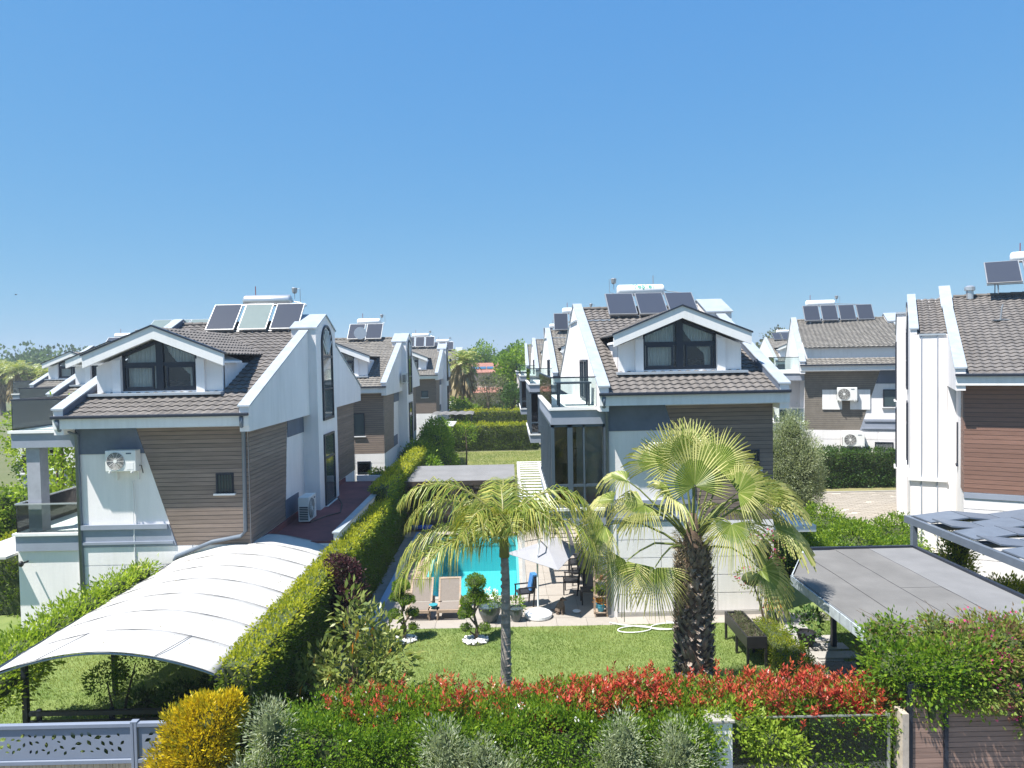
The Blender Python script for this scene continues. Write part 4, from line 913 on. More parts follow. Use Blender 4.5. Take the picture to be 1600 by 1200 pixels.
m.build('slot_dark_bars', PGM, pg)  # dark bars added under the panel gaps so the slots read dark
m = MB(); m.box(-.12, -.0, -.1, 5.8, 2.95, 3.15); m.box(-.12, 4.5, -.22, -.1, 2.95, 3.15); m.box(-.12, 4.5, 5.8, 5.92, 2.95, 3.15); m.build('beam', PGM, pg)
for x, y in ((-.06, -.1), (-.06, 5.5), (4.4, -.1)): MB().box(x-.07, x+.07, y-.07, y+.07, -.3, 2.95).build('post', PGM, pg)

# ------------------------------------------------------------------ pool house, slatted pergola
ph = thing('pool_house', 'dark framed glass pool house with flat grey roof behind the pool', 'pool house', (-4.9, 33.2, 0))
m = MB(); m.prism([(-.15, 2.33), (4.2, 2.42), (4.2, 2.52), (-.15, 2.43)], 'x', -.15, 5.1); m.build('roof', FELTL, ph)
m = MB(); m.box(-.16, 5.12, -.2, -.155, 2.22, 2.44); m.build('roof_edge', WOODD, ph)
for x in (0, 1.5, 3.0, 4.5, 5.0): MB().box(x, x+.09, 0, .09, .03, 2.25).build('post', WOODD, ph)
for x0, x1 in ((.1, 1.49), (1.6, 2.99), (3.1, 4.49)): MB().box(x0, x1, .03, .045, .1, 2.2).build('glass_panel', GLASS, ph)
m = MB(); m.box(-.05, 0, 0, 4.0, .03, 2.3); m.box(0, 5.1, 3.9, 4.0, .03, 2.38); m.build('wall', WOODD, ph)
m = MB(); m.box(.5, 3.6, 2.6, 3.5, .03, .45); m.box(.5, 3.6, 3.3, 3.5, .45, .9); m.build('bench', M('grey_upholstery', (.3, .3, .31), .9), ph)
m = MB(); m.box(1.4, 2.6, 1.3, 2.0, .4, .45); m.box(1.5, 1.56, 1.4, 1.9, .03, .4); m.box(2.44, 2.5, 1.4, 1.9, .03, .4); m.build('low_table', WOODL, ph)
sp = thing('slatted_pergola', 'white slatted pergola between the pool house and the right house', 'pergola', (.35, 24.6, 0))
for k in range(19): MB().box(0, 2.3, k*.72, k*.72+.16, 2.56, 2.60).build('slat', WT, sp)
m = MB(); m.box(.0, .1, 0, 13.5, 2.4, 2.55); m.box(1.1, 1.2, 0, 13.5, 2.4, 2.55); m.build('beam', WT, sp)
for y in (.1, 6.5, 13.2): MB().box(0, .1, y, y+.1, 0, 2.4).build('post', WT, sp)
sp2 = thing('slatted_pergola', 'distant slatted pergola beside the second left house', 'pergola', (-7.3, 60, 0))
for k in range(9): MB().box(0, 2.6, k*.5, k*.5+.18, 2.5, 2.58).build('slat', WT, sp2)
for x in (.1, 2.4): MB().box(x, x+.1, 0, .1, 0, 2.5).build('post', DARK, sp2)
t = thing('wavy_carport', 'distant low carport with scalloped grey roof edge by the left row', 'carport', (-7.4, 67, 0))
m = MB(); vs = []; fs = []
for i in range(33):
    x = i*.125; z = 2.9+.09*abs(math.sin(x*PI/.8)); vs += [(x, 0, z), (x, 3, z+.1)]
for i in range(32): fs.append((2*i, 2*i+2, 2*i+3, 2*i+1))
m.add(vs, fs); m.build('roof', FELT, t)
for x in (.1, 3.8): MB().box(x, x+.1, 0, .1, 0, 2.9).build('post', DARK, t)
# ------------------------------------------------------------------ paving on the right
dr = sheet('driveway', 7.88, 11.3, 11.75, 18.3, -0.03, JOINT, .35)
m = MB(); m.box(.006, .194, .006, .094, -.02, .028); pme = m.mesh('paver', PAVED)
nn = 0
for j in range(29):
    for i in range(10):
        linked('paver', pme, dr, (7.92+i*.2+(j % 2)*.1, 15.4+j*.1, -.02+random.uniform(-.002, .002)))
m = MB()
for j in range(36):
    for i in range(16):
        x = 7.92+i*.2; y = 11.8+j*.1
        m.box(x+.006, x+.194, y+.006, y+.094, -.04, .006)
m.build('paver_field', PAVED, dr, kind='stuff')
kb = sheet('kerb', 7.6, 7.86, 12.6, 18.6, .08, JOINT, .4)
for k in range(8): MB().box(7.59, 7.87, 12.6+k*.75, 12.6+k*.75+.74, .08, .1).build('kerb_stone', CONC, kb)
for k, y in enumerate((18.45, 19.0, 19.55)):
    o = MB().box(7.7, 9.1-.06*k, y, y+.42, .0, .05).build('stepping_slab', CONC); tag(o, ['stepping slab nearest the dark pavers', 'middle one of the three stepping slabs', 'stepping slab nearest the patio edge'][k], 'slab', 'white stepping slabs')
sheet('gravel_bed', 7.6, 8.6, 18.35, 21.15, .005, M('grey_gravel', (.3, .29, .27), .9, .4, 30, .5), .3)
back = sheet('rear_driveway', 12.5, 26, 28, 40.9, -0.02, PAVEL, .3)
m = MB()
for j in range(60):
    for i in range(26):
        x = 12.6+i*.5+(j % 2)*.25; y = 28.1+j*.21
        if random.random() < .04: continue
        m.box(x+.012, x+.488, y+.01, y+.2, -.03, random.uniform(.0, .012))
m.build('pavers', M('pale_paver', (.29, .26, .22), .85, .12, 1.5, .2), back, kind='stuff')
sheet('verge', 12.5, 27, 41.05, 43.9, -0.0, M('dry_verge', (.16, .16, .06), .95, .3, 2, .4, col2=(.25, .22, .1)), .3)
sheet('verge_kerb', 12.5, 27, 40.9, 41.05, .05, CONC, .3)

# ------------------------------------------------------------------ grass
def blades(name, x0, x1, y0, y1, z, n, h):
    P = np.column_stack([rng.uniform(x0, x1, n), rng.uniform(y0, y1, n), np.full(n, z)])
    D = rng.normal(size=(n, 3))*.45+np.array([0, 0, 1.0]); patch = .48+.28*np.sin(P[:, 0]*1.3+np.sin(P[:, 1]*.9)*2)+.18*np.sin(P[:, 1]*2.1+P[:, 0]*.7)
    o = linked(name, leaves(name, P, D, h, .22, L_GRASS, patch+rng.normal(0, .16, n))); return tag(o, name.replace('_', ' ')+' of short mown grass blades', 'grass', kind='stuff')
o = blades('lawn_grass', -4.8, 6.6, 13.4, 21.15, 0, 85000, .055); o['label'] = 'short mown grass of the front lawn below the two palms'
o = blades('lawn_edge_grass', 8.65, 11.1, 18.3, 21.8, 0, 12000, .06); o['label'] = 'strip of grass beside the flat grey carport'
o = blades('neighbour_grass', -15.5, -6, 12.6, 21, -.33, 60000, .06); o['label'] = 'grass under and beside the white canopy'
o = blades('back_grass', -4.8, 3, 38, 62, -.03, 30000, .10); o['label'] = 'dry lawn between the two rows behind the pool house'

# ------------------------------------------------------------------ hedges and shrubs
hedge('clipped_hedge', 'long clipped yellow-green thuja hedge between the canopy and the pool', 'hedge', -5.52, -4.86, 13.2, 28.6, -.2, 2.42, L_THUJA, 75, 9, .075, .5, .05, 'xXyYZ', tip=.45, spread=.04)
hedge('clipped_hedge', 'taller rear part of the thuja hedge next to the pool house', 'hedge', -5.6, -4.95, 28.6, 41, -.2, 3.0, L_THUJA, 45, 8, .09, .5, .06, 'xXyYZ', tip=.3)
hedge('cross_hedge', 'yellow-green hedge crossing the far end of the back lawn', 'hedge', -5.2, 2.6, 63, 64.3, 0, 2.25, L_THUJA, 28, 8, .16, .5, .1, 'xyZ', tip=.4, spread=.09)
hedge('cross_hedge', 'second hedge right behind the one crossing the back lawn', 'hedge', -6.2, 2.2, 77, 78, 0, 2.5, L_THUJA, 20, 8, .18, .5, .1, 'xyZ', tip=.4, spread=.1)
hedge('dark_hedge', 'dark green hedge in front of the wide-roofed house', 'hedge', 16.6, 24.6, 42.2, 43.6, 0, 2.15, L_DARK, 45, 9, .13, .5, .16, 'xyZ', spread=.08)
hedge('corner_hedge', 'thick trimmed hedge at the far left below the pillar terrace', 'hedge', -18.5, -15.4, 24, 31, -.3, 1.9, L_THUJA, 32, 8, .1, .5, .12, 'xXyZ', tip=.3)
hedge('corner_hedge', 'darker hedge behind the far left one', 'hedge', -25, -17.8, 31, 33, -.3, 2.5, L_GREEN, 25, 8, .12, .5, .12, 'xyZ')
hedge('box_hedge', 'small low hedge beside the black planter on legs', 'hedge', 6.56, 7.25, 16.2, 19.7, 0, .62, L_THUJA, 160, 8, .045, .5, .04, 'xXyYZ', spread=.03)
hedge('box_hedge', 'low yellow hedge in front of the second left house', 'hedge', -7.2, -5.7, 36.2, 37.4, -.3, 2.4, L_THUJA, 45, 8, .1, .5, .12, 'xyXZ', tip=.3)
bl = [((x*.0+(i*-.0), 0, 0), 1) for i in range(0)]
pts = [(10.0, 30.5), (11.2, 29.3), (12.2, 30.2), (13.4, 30.8), (12.6, 33.5), (13.6, 34.8), (13.0, 37.5), (12.5, 40), (14.3, 29.4), (15.3, 28.2), (13.2, 27.4), (11.9, 26.6), (14.4, 26.6), (10.4, 27.5), (10.6, 34)]
bush('spreading_shrub', 'spreading green shrubs along the pale driveway behind the flat carport', 'shrub', (12.5, 31, 0), [((x-12.5, y-31, .15), (1.15, 1.2, 1.0+.3*math.sin(x*3))) for x, y in pts], L_GREEN, 26, 9, .11, .5, spread=.09, stems=False, low=-.1)
# front planting, seen from above: clipped green hedge, photinia, olives, thuja
def jasm(t, P, N):
    k = rng.choice(len(P), 60); linked('flowers', leaves('flowers', P[k]+N[k]*.06, N[k], .07, .9, L_WHITEF), t)
th = hedge('green_hedge', 'fresh green jasmine hedge with tiny white flowers along the street front', 'hedge', -4.3, 3.3, 11.9, 13.05, -.3, 1.76, L_GREEN, 95, 20, .075, .45, .38, 'xyXZ', spread=.075, up=.3, jit=.07, flare=.22)
P, N = box_pts(-3.8, 3.8, -.65, .65, .5, 2.05, 7, 'yZ'); linked('flowers', leaves('flowers', P+N*.12, N, .05, .9, L_WHITEF), th)
def photinia(label, x0, x1, y0, y1, z0, z1, n, rfrac=1.0):
    cx, cy = (x0+x1)/2, (y0+y1)/2; t = thing('photinia_hedge', label, 'hedge', (cx, cy, -.1))
    q = np.column_stack([rng.uniform(x0-cx, x1-cx, n), rng.uniform(y0-cy, y1-cy, n), rng.uniform(z0, z1, n)**1.0])
    q[:, 2] = z0+(z1-z0)*rng.uniform(0, 1, n)**.5 + .07*np.sin(q[:, 0]*2.3+1)+.06*np.sin(q[:, 0]*5.1)+rng.exponential(.05, n)
    q[:, 1] += np.where(rng.uniform(size=n) < .3, -.15, .0)
    # each shoot: rosette of upright glossy leaves along a short stem
    per = 13; idx = np.repeat(np.arange(n), per); s_ = np.tile(np.arange(per)/per, n)
    tilt = rng.normal(size=(n, 3))*.35+np.array([0, -.15, 1]); tilt = unit(tilt)
    P = q[idx]+tilt[idx]*(s_[:, None]*.20); ang = np.tile(np.arange(per)*2.4, n)+rng.uniform(0, 6, n)[idx]
    D = np.column_stack([np.cos(ang), np.sin(ang), 0.35+s_*1.1]); rn = np.clip(rng.normal(.36, .24, n)[idx]+.2*s_+rng.normal(0, .1, n*per), 0, .76)
    green = (rng.uniform(size=n) > rfrac)[idx]; rn[green] = 1
    linked('red_shoots', leaves('red_shoots', P, D, .085, .36, L_RED, rn), t)
    P, N = box_pts(x0-cx, x1-cx, y0-cy, y1-cy, 0, z1-.1, 110, 'xXyYZ'); P = P+N*wob(P, .16, 3); a, b, c = clumps(P, N, 9, .07)
    linked('green_leaves', leaves('green_leaves', a, b, .085, .42, L_GREEN, c), t)
    m = MB(); m.box(x0-cx+.15, x1-cx-.15, y0-cy+.15, y1-cy-.15, 0, z1-.5); m.build('light_block_core', CORE_GREEN, t)  # core box added to stop light passing through the hedge
photinia('left stretch of red photinia, sparse red shoots over green leaves below the slender palm', -3.4, .6, 12.4, 13.5, 1.5, 1.9, 330, .66)
photinia('middle stretch of red photinia, densest just left of the thick palm trunk', .5, 3.6, 12.45, 13.5, 1.42, 1.98, 620, .82)
photinia('right stretch of red photinia above the glass fence panels', 3.6, 6.75, 12.4, 13.4, 1.25, 1.98, 820, .88)
# extra trailing red tuft
def spiky(name, label, cat, loc, blobs, mat, dens, per, L, asp, up, spread=.09, stems=True, extra=None):
    return bush(name, label, cat, loc, blobs, mat, dens, per, L, asp, up, spread, stems, None, .7, -.8, .12, extra)
spiky('golden_thuja', 'golden yellow thuja shrub with feathery tips beside the leaf-cut gate', 'shrub', (-5.4, 12.0, -.3), [((0, 0, 1.7), (.48, .45, .75)), ((.25, .05, 2.2), (.4, .35, .45)), ((-.3, 0, 1.3), (.5, .45, .7)), ((.05, -.1, .9), (.62, .55, .8)), ((.5, .2, 2.35), (.2, .2, .35)), ((-.35, 0, 2.1), (.25, .25, .3))], L_YEL, 190, 12, .085, .3, .9, .05)
ol = [(-4.25, 11.75, 2.45, 'leftmost silvery olive shrub beside the golden thuja'), (-1.25, 11.55, 2.1, 'silvery olive shrub in front of the green hedge, left of the slender palm'), (-.3, 11.5, 1.85, 'low silvery olive shrub below the slender palm'),
      (1.7, 11.5, 2.15, 'silvery olive shrub in front of the densest red shoots'), (2.62, 11.55, 2.0, 'silvery olive shrub just left of the white gate pillar')]
for x, y, h, lab in ol:
    bl = []
    for i in range(7):
        a = random.random()*6.3; q = random.uniform(.05, .36); z = .5+(h-.5)*(i+.4)/7; bl.append(((q*math.cos(a), q*math.sin(a)*.8, z), (.32*(1.25-.5*z/h), .3*(1.25-.5*z/h), .36)))
    spiky('olive_shrub', lab, 'shrub', (x, y, -.3), bl, L_OLIVE, 95, 10, .075, .22, .55, .075)
spiky('lime_climber', 'lime green climber spilling over the white pillar and glass fence', 'climber', (3.9, 12.15, 0), [((-.6, .2, 1.6), (.4, .25, .16)), ((-.1, .1, 1.55), (.45, .25, .18)), ((-.85, .2, 1.45), (.25, .2, .22)), ((.45, .0, 1.35), (.35, .2, .2)), ((.85, -.05, 1.2), (.2, .12, .22)), ((.3, -.02, 1.1), (.13, .1, .25)), ((-.1, .3, 1.72), (.4, .2, .12)), ((-.9, .0, 1.15), (.16, .12, .25))], L_LIME, 150, 8, .08, .5, .2, .085, False)
def bfl(t, P, N):
    k = rng.choice(len(P), 230); k = k[P[k][:, 0] > .1]; q, d, s = clumps(P[k]+N[k]*.08, N[k], 7, .045, .2); linked('bracts', leaves('bracts', q, d, .045, .9, L_PINK, s), t)
spiky('green_climber', 'bright green loose climber at the left end of the bougainvillea, over the carport corner', 'climber', (7.2, 12.5, 0),
      [((-.35, .1, 2.35), (.5, .5, .38)), ((.15, -.1, 2.4), (.55, .55, .45)), ((.6, -.15, 2.5), (.5, .5, .35)), ((-.2, -.2, 2.1), (.3, .25, .22)), ((.35, -.3, 2.15), (.4, .3, .2)), ((-.55, .5, 2.7), (.22, .22, .18)), ((-.15, .6, 2.9), (.18, .2, .2)), ((.7, -.4, 2.0), (.16, .12, .25)), ((.0, -.35, 1.8), (.1, .1, .25))], L_GREEN, 80, 9, .085, .5, .3, .085, False)
spiky('bougainvillea', 'sprawling bougainvillea with pink flowers over the wooden gate and carport edge', 'climber', (7.8, 12.5, 0),
      [((-.6, .3, 2.4), (.4, .4, .35)), ((-.9, 0, 1.95), (.25, .25, .25)), ((.2, .1, 2.6), (.7, .6, .38)), ((.9, .2, 2.7), (.7, .6, .38)), ((1.6, .2, 2.7), (.7, .6, .38)), ((2.2, .2, 2.6), (.6, .6, .4)), ((.3, -.3, 2.15), (.4, .35, .25)),
       ((.7, -.35, 2.15), (.4, .3, .3)), ((1.3, -.4, 1.95), (.14, .12, .5)), ((1.7, -.4, 1.8), (.16, .12, .6)), ((.95, -.4, 1.75), (.12, .1, .4)), ((-.9, .5, 2.75), (.25, .25, .18)), ((-.05, .5, 2.9), (.2, .2, .25))], L_MIX, 95, 10, .08, .5, .2, .085, False, extra=bfl)
m = MB()
for k in range(9):
    x = 6.9+k*.3; m.tube([(x, 12.5, 2.5), (x-.1+random.uniform(-.3, .2), 12.9, 2.95), (x-.3+random.uniform(-.4, .3), 13.3, 3.05+random.uniform(0, .3))], [.012, .009, .004], 5)
o = m.build('bougainvillea_shoots', BARK); tag(o, 'bare arching bougainvillea shoots reaching over the felt roof', 'twigs')
spiky('garden_vine', 'pale green vine growing up along the left edge of the white canopy', 'climber', (-10.75, 17.2, -.3), [((0, -2.6, 1.75), (.55, .8, .45)), ((-.1, -1.6, 2.0), (.55, .8, .4)), ((.0, -.5, 2.15), (.5, .8, .4)), ((.1, .6, 2.3), (.45, .8, .35)), ((.2, 1.7, 2.4), (.35, .8, .28)), ((.35, 2.7, 2.45), (.25, .7, .2)), ((-.7, -1.2, 1.6), (.5, .9, .45)), ((-.6, -2.9, 1.4), (.6, .7, .5))], L_LIME, 75, 7, .12, .35, .3, .11, False)
spiky('purple_shrub', 'dark purple-leaved shrub against the clipped hedge', 'shrub', (-4.55, 19.3, 0), [((0, 0, 2.15), (.42, .4, .42)), ((.12, -.05, 1.75), (.38, .36, .4)), ((-.15, .05, 2.4), (.28, .28, .3)), ((0, 0, 1.4), (.3, .3, .4))], L_PURP, 170, 8, .07, .55, .2, .05)
def orl(t, P, N):
    k = rng.choice(len(P), 16); D = np.tile([[0, -.2, -1]], (16, 1))+rng.normal(size=(16, 3))*.3; linked('faded_leaves', leaves('faded_leaves', P[k], D, .24, .36, L_ORG), t)
bush('magnolia_shrub', 'large-leaved magnolia shrub with a few orange leaves at the lawn corner', 'shrub', (-3.6, 16.2, 0), [((0, 0, 1.95), (.4, .4, .4)), ((-.75, -.3, 1.25), (.5, .45, .3)), ((.7, -.1, 1.35), (.55, .45, .35)), ((.1, -.4, 1.05), (.75, .5, .35)), ((.4, .3, 1.7), (.45, .4, .35)), ((-.2, .1, 2.4), (.2, .2, .3)), ((.2, -.3, .6), (.8, .5, .35)), ((-1.1, -.5, .95), (.4, .4, .3))],
     L_MAG, 15, 8, .19, .38, .35, .11, True, None, None, -.8, .1, orl)
for x in (-.0,): pass
bush('tall_shrub', 'loose bright green bushes beside the second left house', 'shrub', (-5.2, 48, -.2), [((-.9, 0, 1.4), (1.1, 2, 1.3)), ((-.3, -4, 1.3), (1.0, 1.9, 1.1)), ((-.4, 5, 1.7), (1.1, 2, 1.5)), ((-.6, 9, 1.9), (1.1, 2, 1.6)), ((.5, 2, 1.0), (.9, 1.5, 1.0)), ((-.2, -7.5, 1.2), (.8, 1.6, .9))], L_GREEN, 24, 9, .17, .45, .3, .14, False)
ot = bush('olive_tree', 'silvery olive tree left of the dark hedge', 'tree', (13.2, 33.5, 0), [((0, 0, 4.6), (.8, .8, .9)), ((-.6, .2, 3.6), (1.0, 1, 1.0)), ((.6, -.2, 3.4), (1.0, 1, 1.0)), ((0, 0, 2.4), (1.5, 1.2, 1.2)), ((1.1, .3, 2.3), (.9, .9, 1.0)), ((-1.1, 0, 2.4), (.8, .8, 1)), ((.3, 0, 1.5), (1.4, 1.1, .9))], L_OLIVE, 42, 9, .14, .25, .35, .14)
ot.scale = (.78, .78, .95)

# ------------------------------------------------------------------ cloud pruned topiaries
def topiary(label, x, y, balls):
    t = thing('cloud_topiary', label, 'topiary', (x, y, 0), 0, 'cloud pruned topiaries on the lawn'); t.scale = (.9, .9, .95)
    m = MB(); m.tube([(0, 0, 0), (.05, 0, .4), (-.04, 0, .8), (.03, 0, 1.5)], [.06, .05, .04, .03], 8)
    for c, r in balls: m.tube([(0, 0, max(.15, c[2]-.35)), c], [.035, .02], 6)
    m.build('trunk', BARK, t)
    for c, r in balls:
        P, N = ell_pts(c, (r, r, r*.75), int(900*r*r*4), -.5); q, d, s = clumps(P, N, 6, .02); linked('leaf_ball', leaves('leaf_ball', q, d, .04, .6, L_GREEN, s), t)
        MB().blob(c, r*.86, (1, 1, .72), 8, 6).build('ball_core', CORE_GREEN, t)
    m = MB(); m.tube([(.42*math.cos(a), .42*math.sin(a), .03) for a in [2*PI*k/24 for k in range(25)]], .015, 6); m.build('edging_ring', BLACK, t)
    sm = MB(); sm.blob((0, 0, 0), .045, (1, 1, .7), 6, 4, .15); me = sm.mesh('pebble', STONE)
    for k in range(110):
        a = random.random()*6.3; q = .4*random.random()**.5; linked('pebble', me, t, (q*math.cos(a), q*math.sin(a), .03+.05*(1-q/.4)+random.uniform(0, .02)), (0, 0, a), (random.uniform(.7, 1.2),)*3)
topiary('cloud-pruned topiary at the left corner of the lawn', -3.15, 20.35, [((-.05, 0, 1.65), .26), ((.12, -.05, 1.25), .24), ((-.2, .05, 1.3), .2), ((.28, 0, .85), .18), ((-.25, -.05, .8), .2), ((.32, -.05, .42), .15)])
topiary('cloud-pruned topiary right of the lounger, yellow tuft on top', -1.08, 20.2, [((.02, .1, 1.75), .3), ((-.25, 0, 1.2), .2), ((.2, 0, 1.25), .2), ((-.28, 0, .85), .24), ((.28, -.05, .4), .17), ((-.3, -.05, .4), .16), ((.02, .1, 1.4), .24)])

# ------------------------------------------------------------------ the fan palm
fp = thing('fan_palm', 'thick-trunked fan palm in front of the right house', 'palm tree', (3.93, 15.4, 0))
PS = .885; fp.scale = (PS, PS, 1.0)
m = MB(); prof = [(.50, 0), (.46, .25), (.41, .8), (.40, 2.0), (.39, 3.0), (.36, 3.5), (.26, 3.9), (.16, 4.3), (.08, 4.6)]
m.lathe(prof, n=24); m.build('trunk', BARKP, fp, smooth=True)
Pm = MB()
for k in range(760):
    z = .1+3.75*(k/760)+random.uniform(-.03, .03); a = k*2.39996+random.uniform(-.15, .15); r = np.interp(z, [p[1] for p in prof], [p[0] for p in prof])-.02
    ca, sa = math.cos(a), math.sin(a); tx, ty = -sa, ca; w = random.uniform(.05, .085); l = random.uniform(.13, .27); o_ = random.uniform(.10, .2)
    b = Vector((ca*r, sa*r, z)); tip = b+Vector((ca*o_, sa*o_, l*random.choice([1, 1, .8, -.25])))
    mid = b.lerp(tip, .5)+Vector((ca, sa, 0))*.04
    Pm.add([b+Vector((tx, ty, 0))*w, b-Vector((tx, ty, 0))*w, mid-Vector((tx, ty, 0))*w*.7, mid+Vector((tx, ty, 0))*w*.7, tip, b+Vector((ca, sa, 0))*.05+Vector((0, 0, -.03))], [(0, 1, 2, 3), (3, 2, 4), (0, 3, 5), (1, 5, 2), (2, 5, 3)])
Pm.build('leaf_bases', BOOT, fp, kind='stuff')
# fibres
P = rng.normal(size=(2600, 3)); P[:, 2] = 0; P = unit(P)*rng.uniform(.3, .42, (2600, 1)); D = P.copy(); P[:, 2] = rng.uniform(2.3, 4.2, 2600); D = D/.4+rng.normal(size=(2600, 3))*.6
linked('trunk_fibres', leaves('trunk_fibres', P, D, .16, .06, L_STRAW), fp, kind='stuff')
C0 = Vector((0, 0, 4.25))
fans = [((-.12, -.75, 1.0), (-.05, .15, 1), (0, -1, .35), 1.25, .05), ((.45, -.2, 1.3), (.45, .3, .95), (-.2, -1, .5), 1.2, .1), ((-.35, .2, 1.35), (-.35, .25, 1), (.1, -1, .3), 1.15, .08),
        ((1.05, -.1, .62), (.95, .0, .5), (-.3, -.7, .8), 1.25, .3), ((1.5, .1, .65), (1, .1, .22), (0, -.5, 1), 1.2, .5), ((1.75, .1, .0), (.85, -.1, -.35), (.4, -.35, 1), 1.25, .5),
        ((1.3, -.45, -.75), (.6, -.35, -.75), (.55, -.7, .5), 1.15, .45), ((.55, -1.0, .3), (-.05, -.75, -.75), (.1, -1, .9), 1.1, .5), ((-.9, -.5, -.65), (-.12, -.25, -1), (-.1, -1, .35), 1.15, .25),
        ((-1.45, -.3, -.55), (-.4, -.15, -.95), (-.5, -.8, .4), 1.1, .35), ((-1.85, .1, .1), (-.6, .1, -.75), (-.6, -.6, .7), 1.15, .5), ((-1.05, -.2, .55), (-1, -.3, -.1), (-.1, -.4, 1), 1.1, .75),
        ((-1.35, .2, 1.0), (-.95, .1, .25), (.1, -.2, 1), .95, .9), ((-1.6, .5, .55), (-1, .2, -.1), (.1, -.2, 1), .95, .9), ((.15, .6, 1.5), (.1, .5, .9), (0, -1, .4), 1.15, .1), ((-.6, .9, 1.2), (-.4, .7, .7), (0, -.8, .6), 1.1, .3),
        ((.9, .7, 1.15), (.65, .6, .6), (-.2, -.8, .7), 1.15, .35), ((1.0, 1.0, .2), (.6, .8, -.2), (.3, .2, 1), 1.1, .5), ((-.7, 1.1, .1), (-.5, .8, -.3), (-.2, .3, 1), 1.1, .5), ((.3, .3, 1.0), (.2, -.1, 1), (0, -1, .2), .9, 0),
        ((-.55, -.6, .75), (-.55, -.5, .35), (0, -.6, 1), 1.0, .7), ((.75, -.75, .85), (.7, -.35, .55), (-.2, -.7, .9), 1.1, .35), ((1.35, .75, -.45), (.7, .3, -.7), (.6, 0, .6), 1.0, .5), ((-.15, .1, 1.55), (-.12, .0, 1), (.1, -1, .2), .9, .0), ((1.9, .5, .45), (1, .25, 0), (.1, -.3, 1), 1.05, .7)]
for i, (c, d, nr, rf_, dp) in enumerate(fans):
    c = C0+Vector((c[0]*1.16, c[1]*1.0, c[2]*1.06)); rf_ *= .84; Q, Cc = fan_quads(c, d, nr, rf_, dp, 42 if i < 12 else 36, 118 if dp < .2 else 96, i)
    f = linked('frond', q2mesh('frond', Q, Cc, L_PALM), fp)
    m = MB(); s0 = C0+Vector((c.x*.06, c.y*.06, -.45 if c.z < 4.4 else -.2)); mid = s0.lerp(c, .55)+Vector((0, 0, .28 if c.z < 5 else .05))
    m.tube([s0, s0.lerp(mid, .5)+Vector((0, 0, .06)), mid, mid.lerp(c, .55)+Vector((0, 0, .04)), c], [.035, .028, .022, .018, .012], 6); m.build('petiole', L_PETI if 'L_PETI' in globals() else M('petiole_green', (.16, .19, .05), .5, .2, 4), f)
for k in range(9):  # hanging dry strands
    pass
# ------------------------------------------------------------------ the slender feather palm
qp = thing('feather_palm', 'slender palm with drooping feathery fronds in front of the pool', 'palm tree', (-.16, 14.8, 0))
m = MB(); m.tube([(-.03, 0, 0), (-.02, 0, 1.2), (0, 0, 2.4), (.02, 0, 3.4), (0, 0, 4.0)], [.15, .115, .10, .085, .08], 14)
for k in range(24): m.lathe([(.120-.0016*k, 0), (.130-.0018*k, .02), (.120-.0016*k, .05)], (0, 0, .25+k*.15), 16)
m.build('trunk', M('feather_palm_bark', (.30, .26, .22), .9, .4, 5, .7, stretch=(1, 1, 2.5)), qp, smooth=True)
m = MB(); m.tube([(0, 0, 3.9), (0, 0, 4.3), (0, 0, 4.8)], [.11, .09, .03], 10); m.build('crownshaft', M('crownshaft_green', (.2, .2, .07), .5, .2, 4), qp, smooth=True)
qf = [(180, 66, 3.4, 2.5), (168, 52, 3.1, 2.5), (188, 6, 3.2, 1.5), (176, 20, 3.3, 2.0), (204, 14, 2.7, 1.8), (4, 66, 2.9, 2.7), (-6, 34, 2.9, 2.4), (14, 50, 2.9, 2.5), (-30, 66, 2.0, 3.0), (-80, 72, 1.7, 3.0), (248, 70, 1.8, 3.0), (90, 76, 2.4, 2.3),
      (-100, 60, 1.4, 2.8), (95, 86, 1.5, 1.6), (-50, 80, 1.6, 3.0), (225, 80, 1.7, 3.0), (280, 82, 1.4, 3.0), (0, 84, 1.6, 2.9), (150, 80, 1.7, 2.9), (-140, 60, 1.7, 2.8)]
for i, (az, el, ln, bd) in enumerate(qf):
    Q, C, pts = pinnate_quads((0, 0, 4.35), az, el, ln*.86, 66, .95, bd, 100+i, 1.9, .0115)
    f = linked('frond', q2mesh('frond', Q, C, L_QUEEN), qp); m = MB(); m.tube(pts, [.03*(1-.8*k/len(pts)) for k in range(len(pts))], 5); m.build('rachis', M('rachis_green', (.22, .21, .07), .5, .2, 4) if i == 0 else bpy.data.materials['rachis_green'], f)

# ------------------------------------------------------------------ far trees and palms
tp = {}
tp['a'] = tree_proto('broadleaf_tree', 'big fresh green tree at the end of the gardens', 'tree', 10.8, 4.2, L_GREEN, 520, 10, .36, (1.2, 100, 0), .35, 12, bot=.15)
tp['b'] = tree_proto('round_tree', 'small dark round tree in front of the big green one', 'tree', 5.3, 2.3, L_DARK, 330, 9, .25, (.2, 84, 0), .2, 8, bot=.1)
tp['c'] = tree_proto('feathery_tree', 'grey-green feathery tree in the garden behind the cross hedges', 'tree', 6.6, 2.5, L_GREY, 230, 9, .26, (-2.6, 88, 0), .15, 8, asp=.25, bot=.25)
for i, (x, y, s) in enumerate(((-44, 66, .8), (-39, 60, .7), (-48, 78, .9), (-56, 88, .9), (-62, 100, .9), (-30, 45, .6), (-70, 105, .9), (-33, 52, .7))):
    dup(tp['b'], (x, y, -.4), i, 'rounded dark tree beyond the left gardens, between the balconies and the palm grove', s)['group'] = 'dark trees beyond the left gardens'
dup(tp['c'], (-1.0, 92, 0), 2, 'paler feathery tree right of its twin behind the cross hedges', .95)
far = tree_proto('far_tree', 'green tree in the long treeline on the horizon', 'tree', 11, 5.5, L_FAR, 150, 8, .8, (-60, 230, 0), .4, 8, group='trees of the distant treeline', bot=.02)
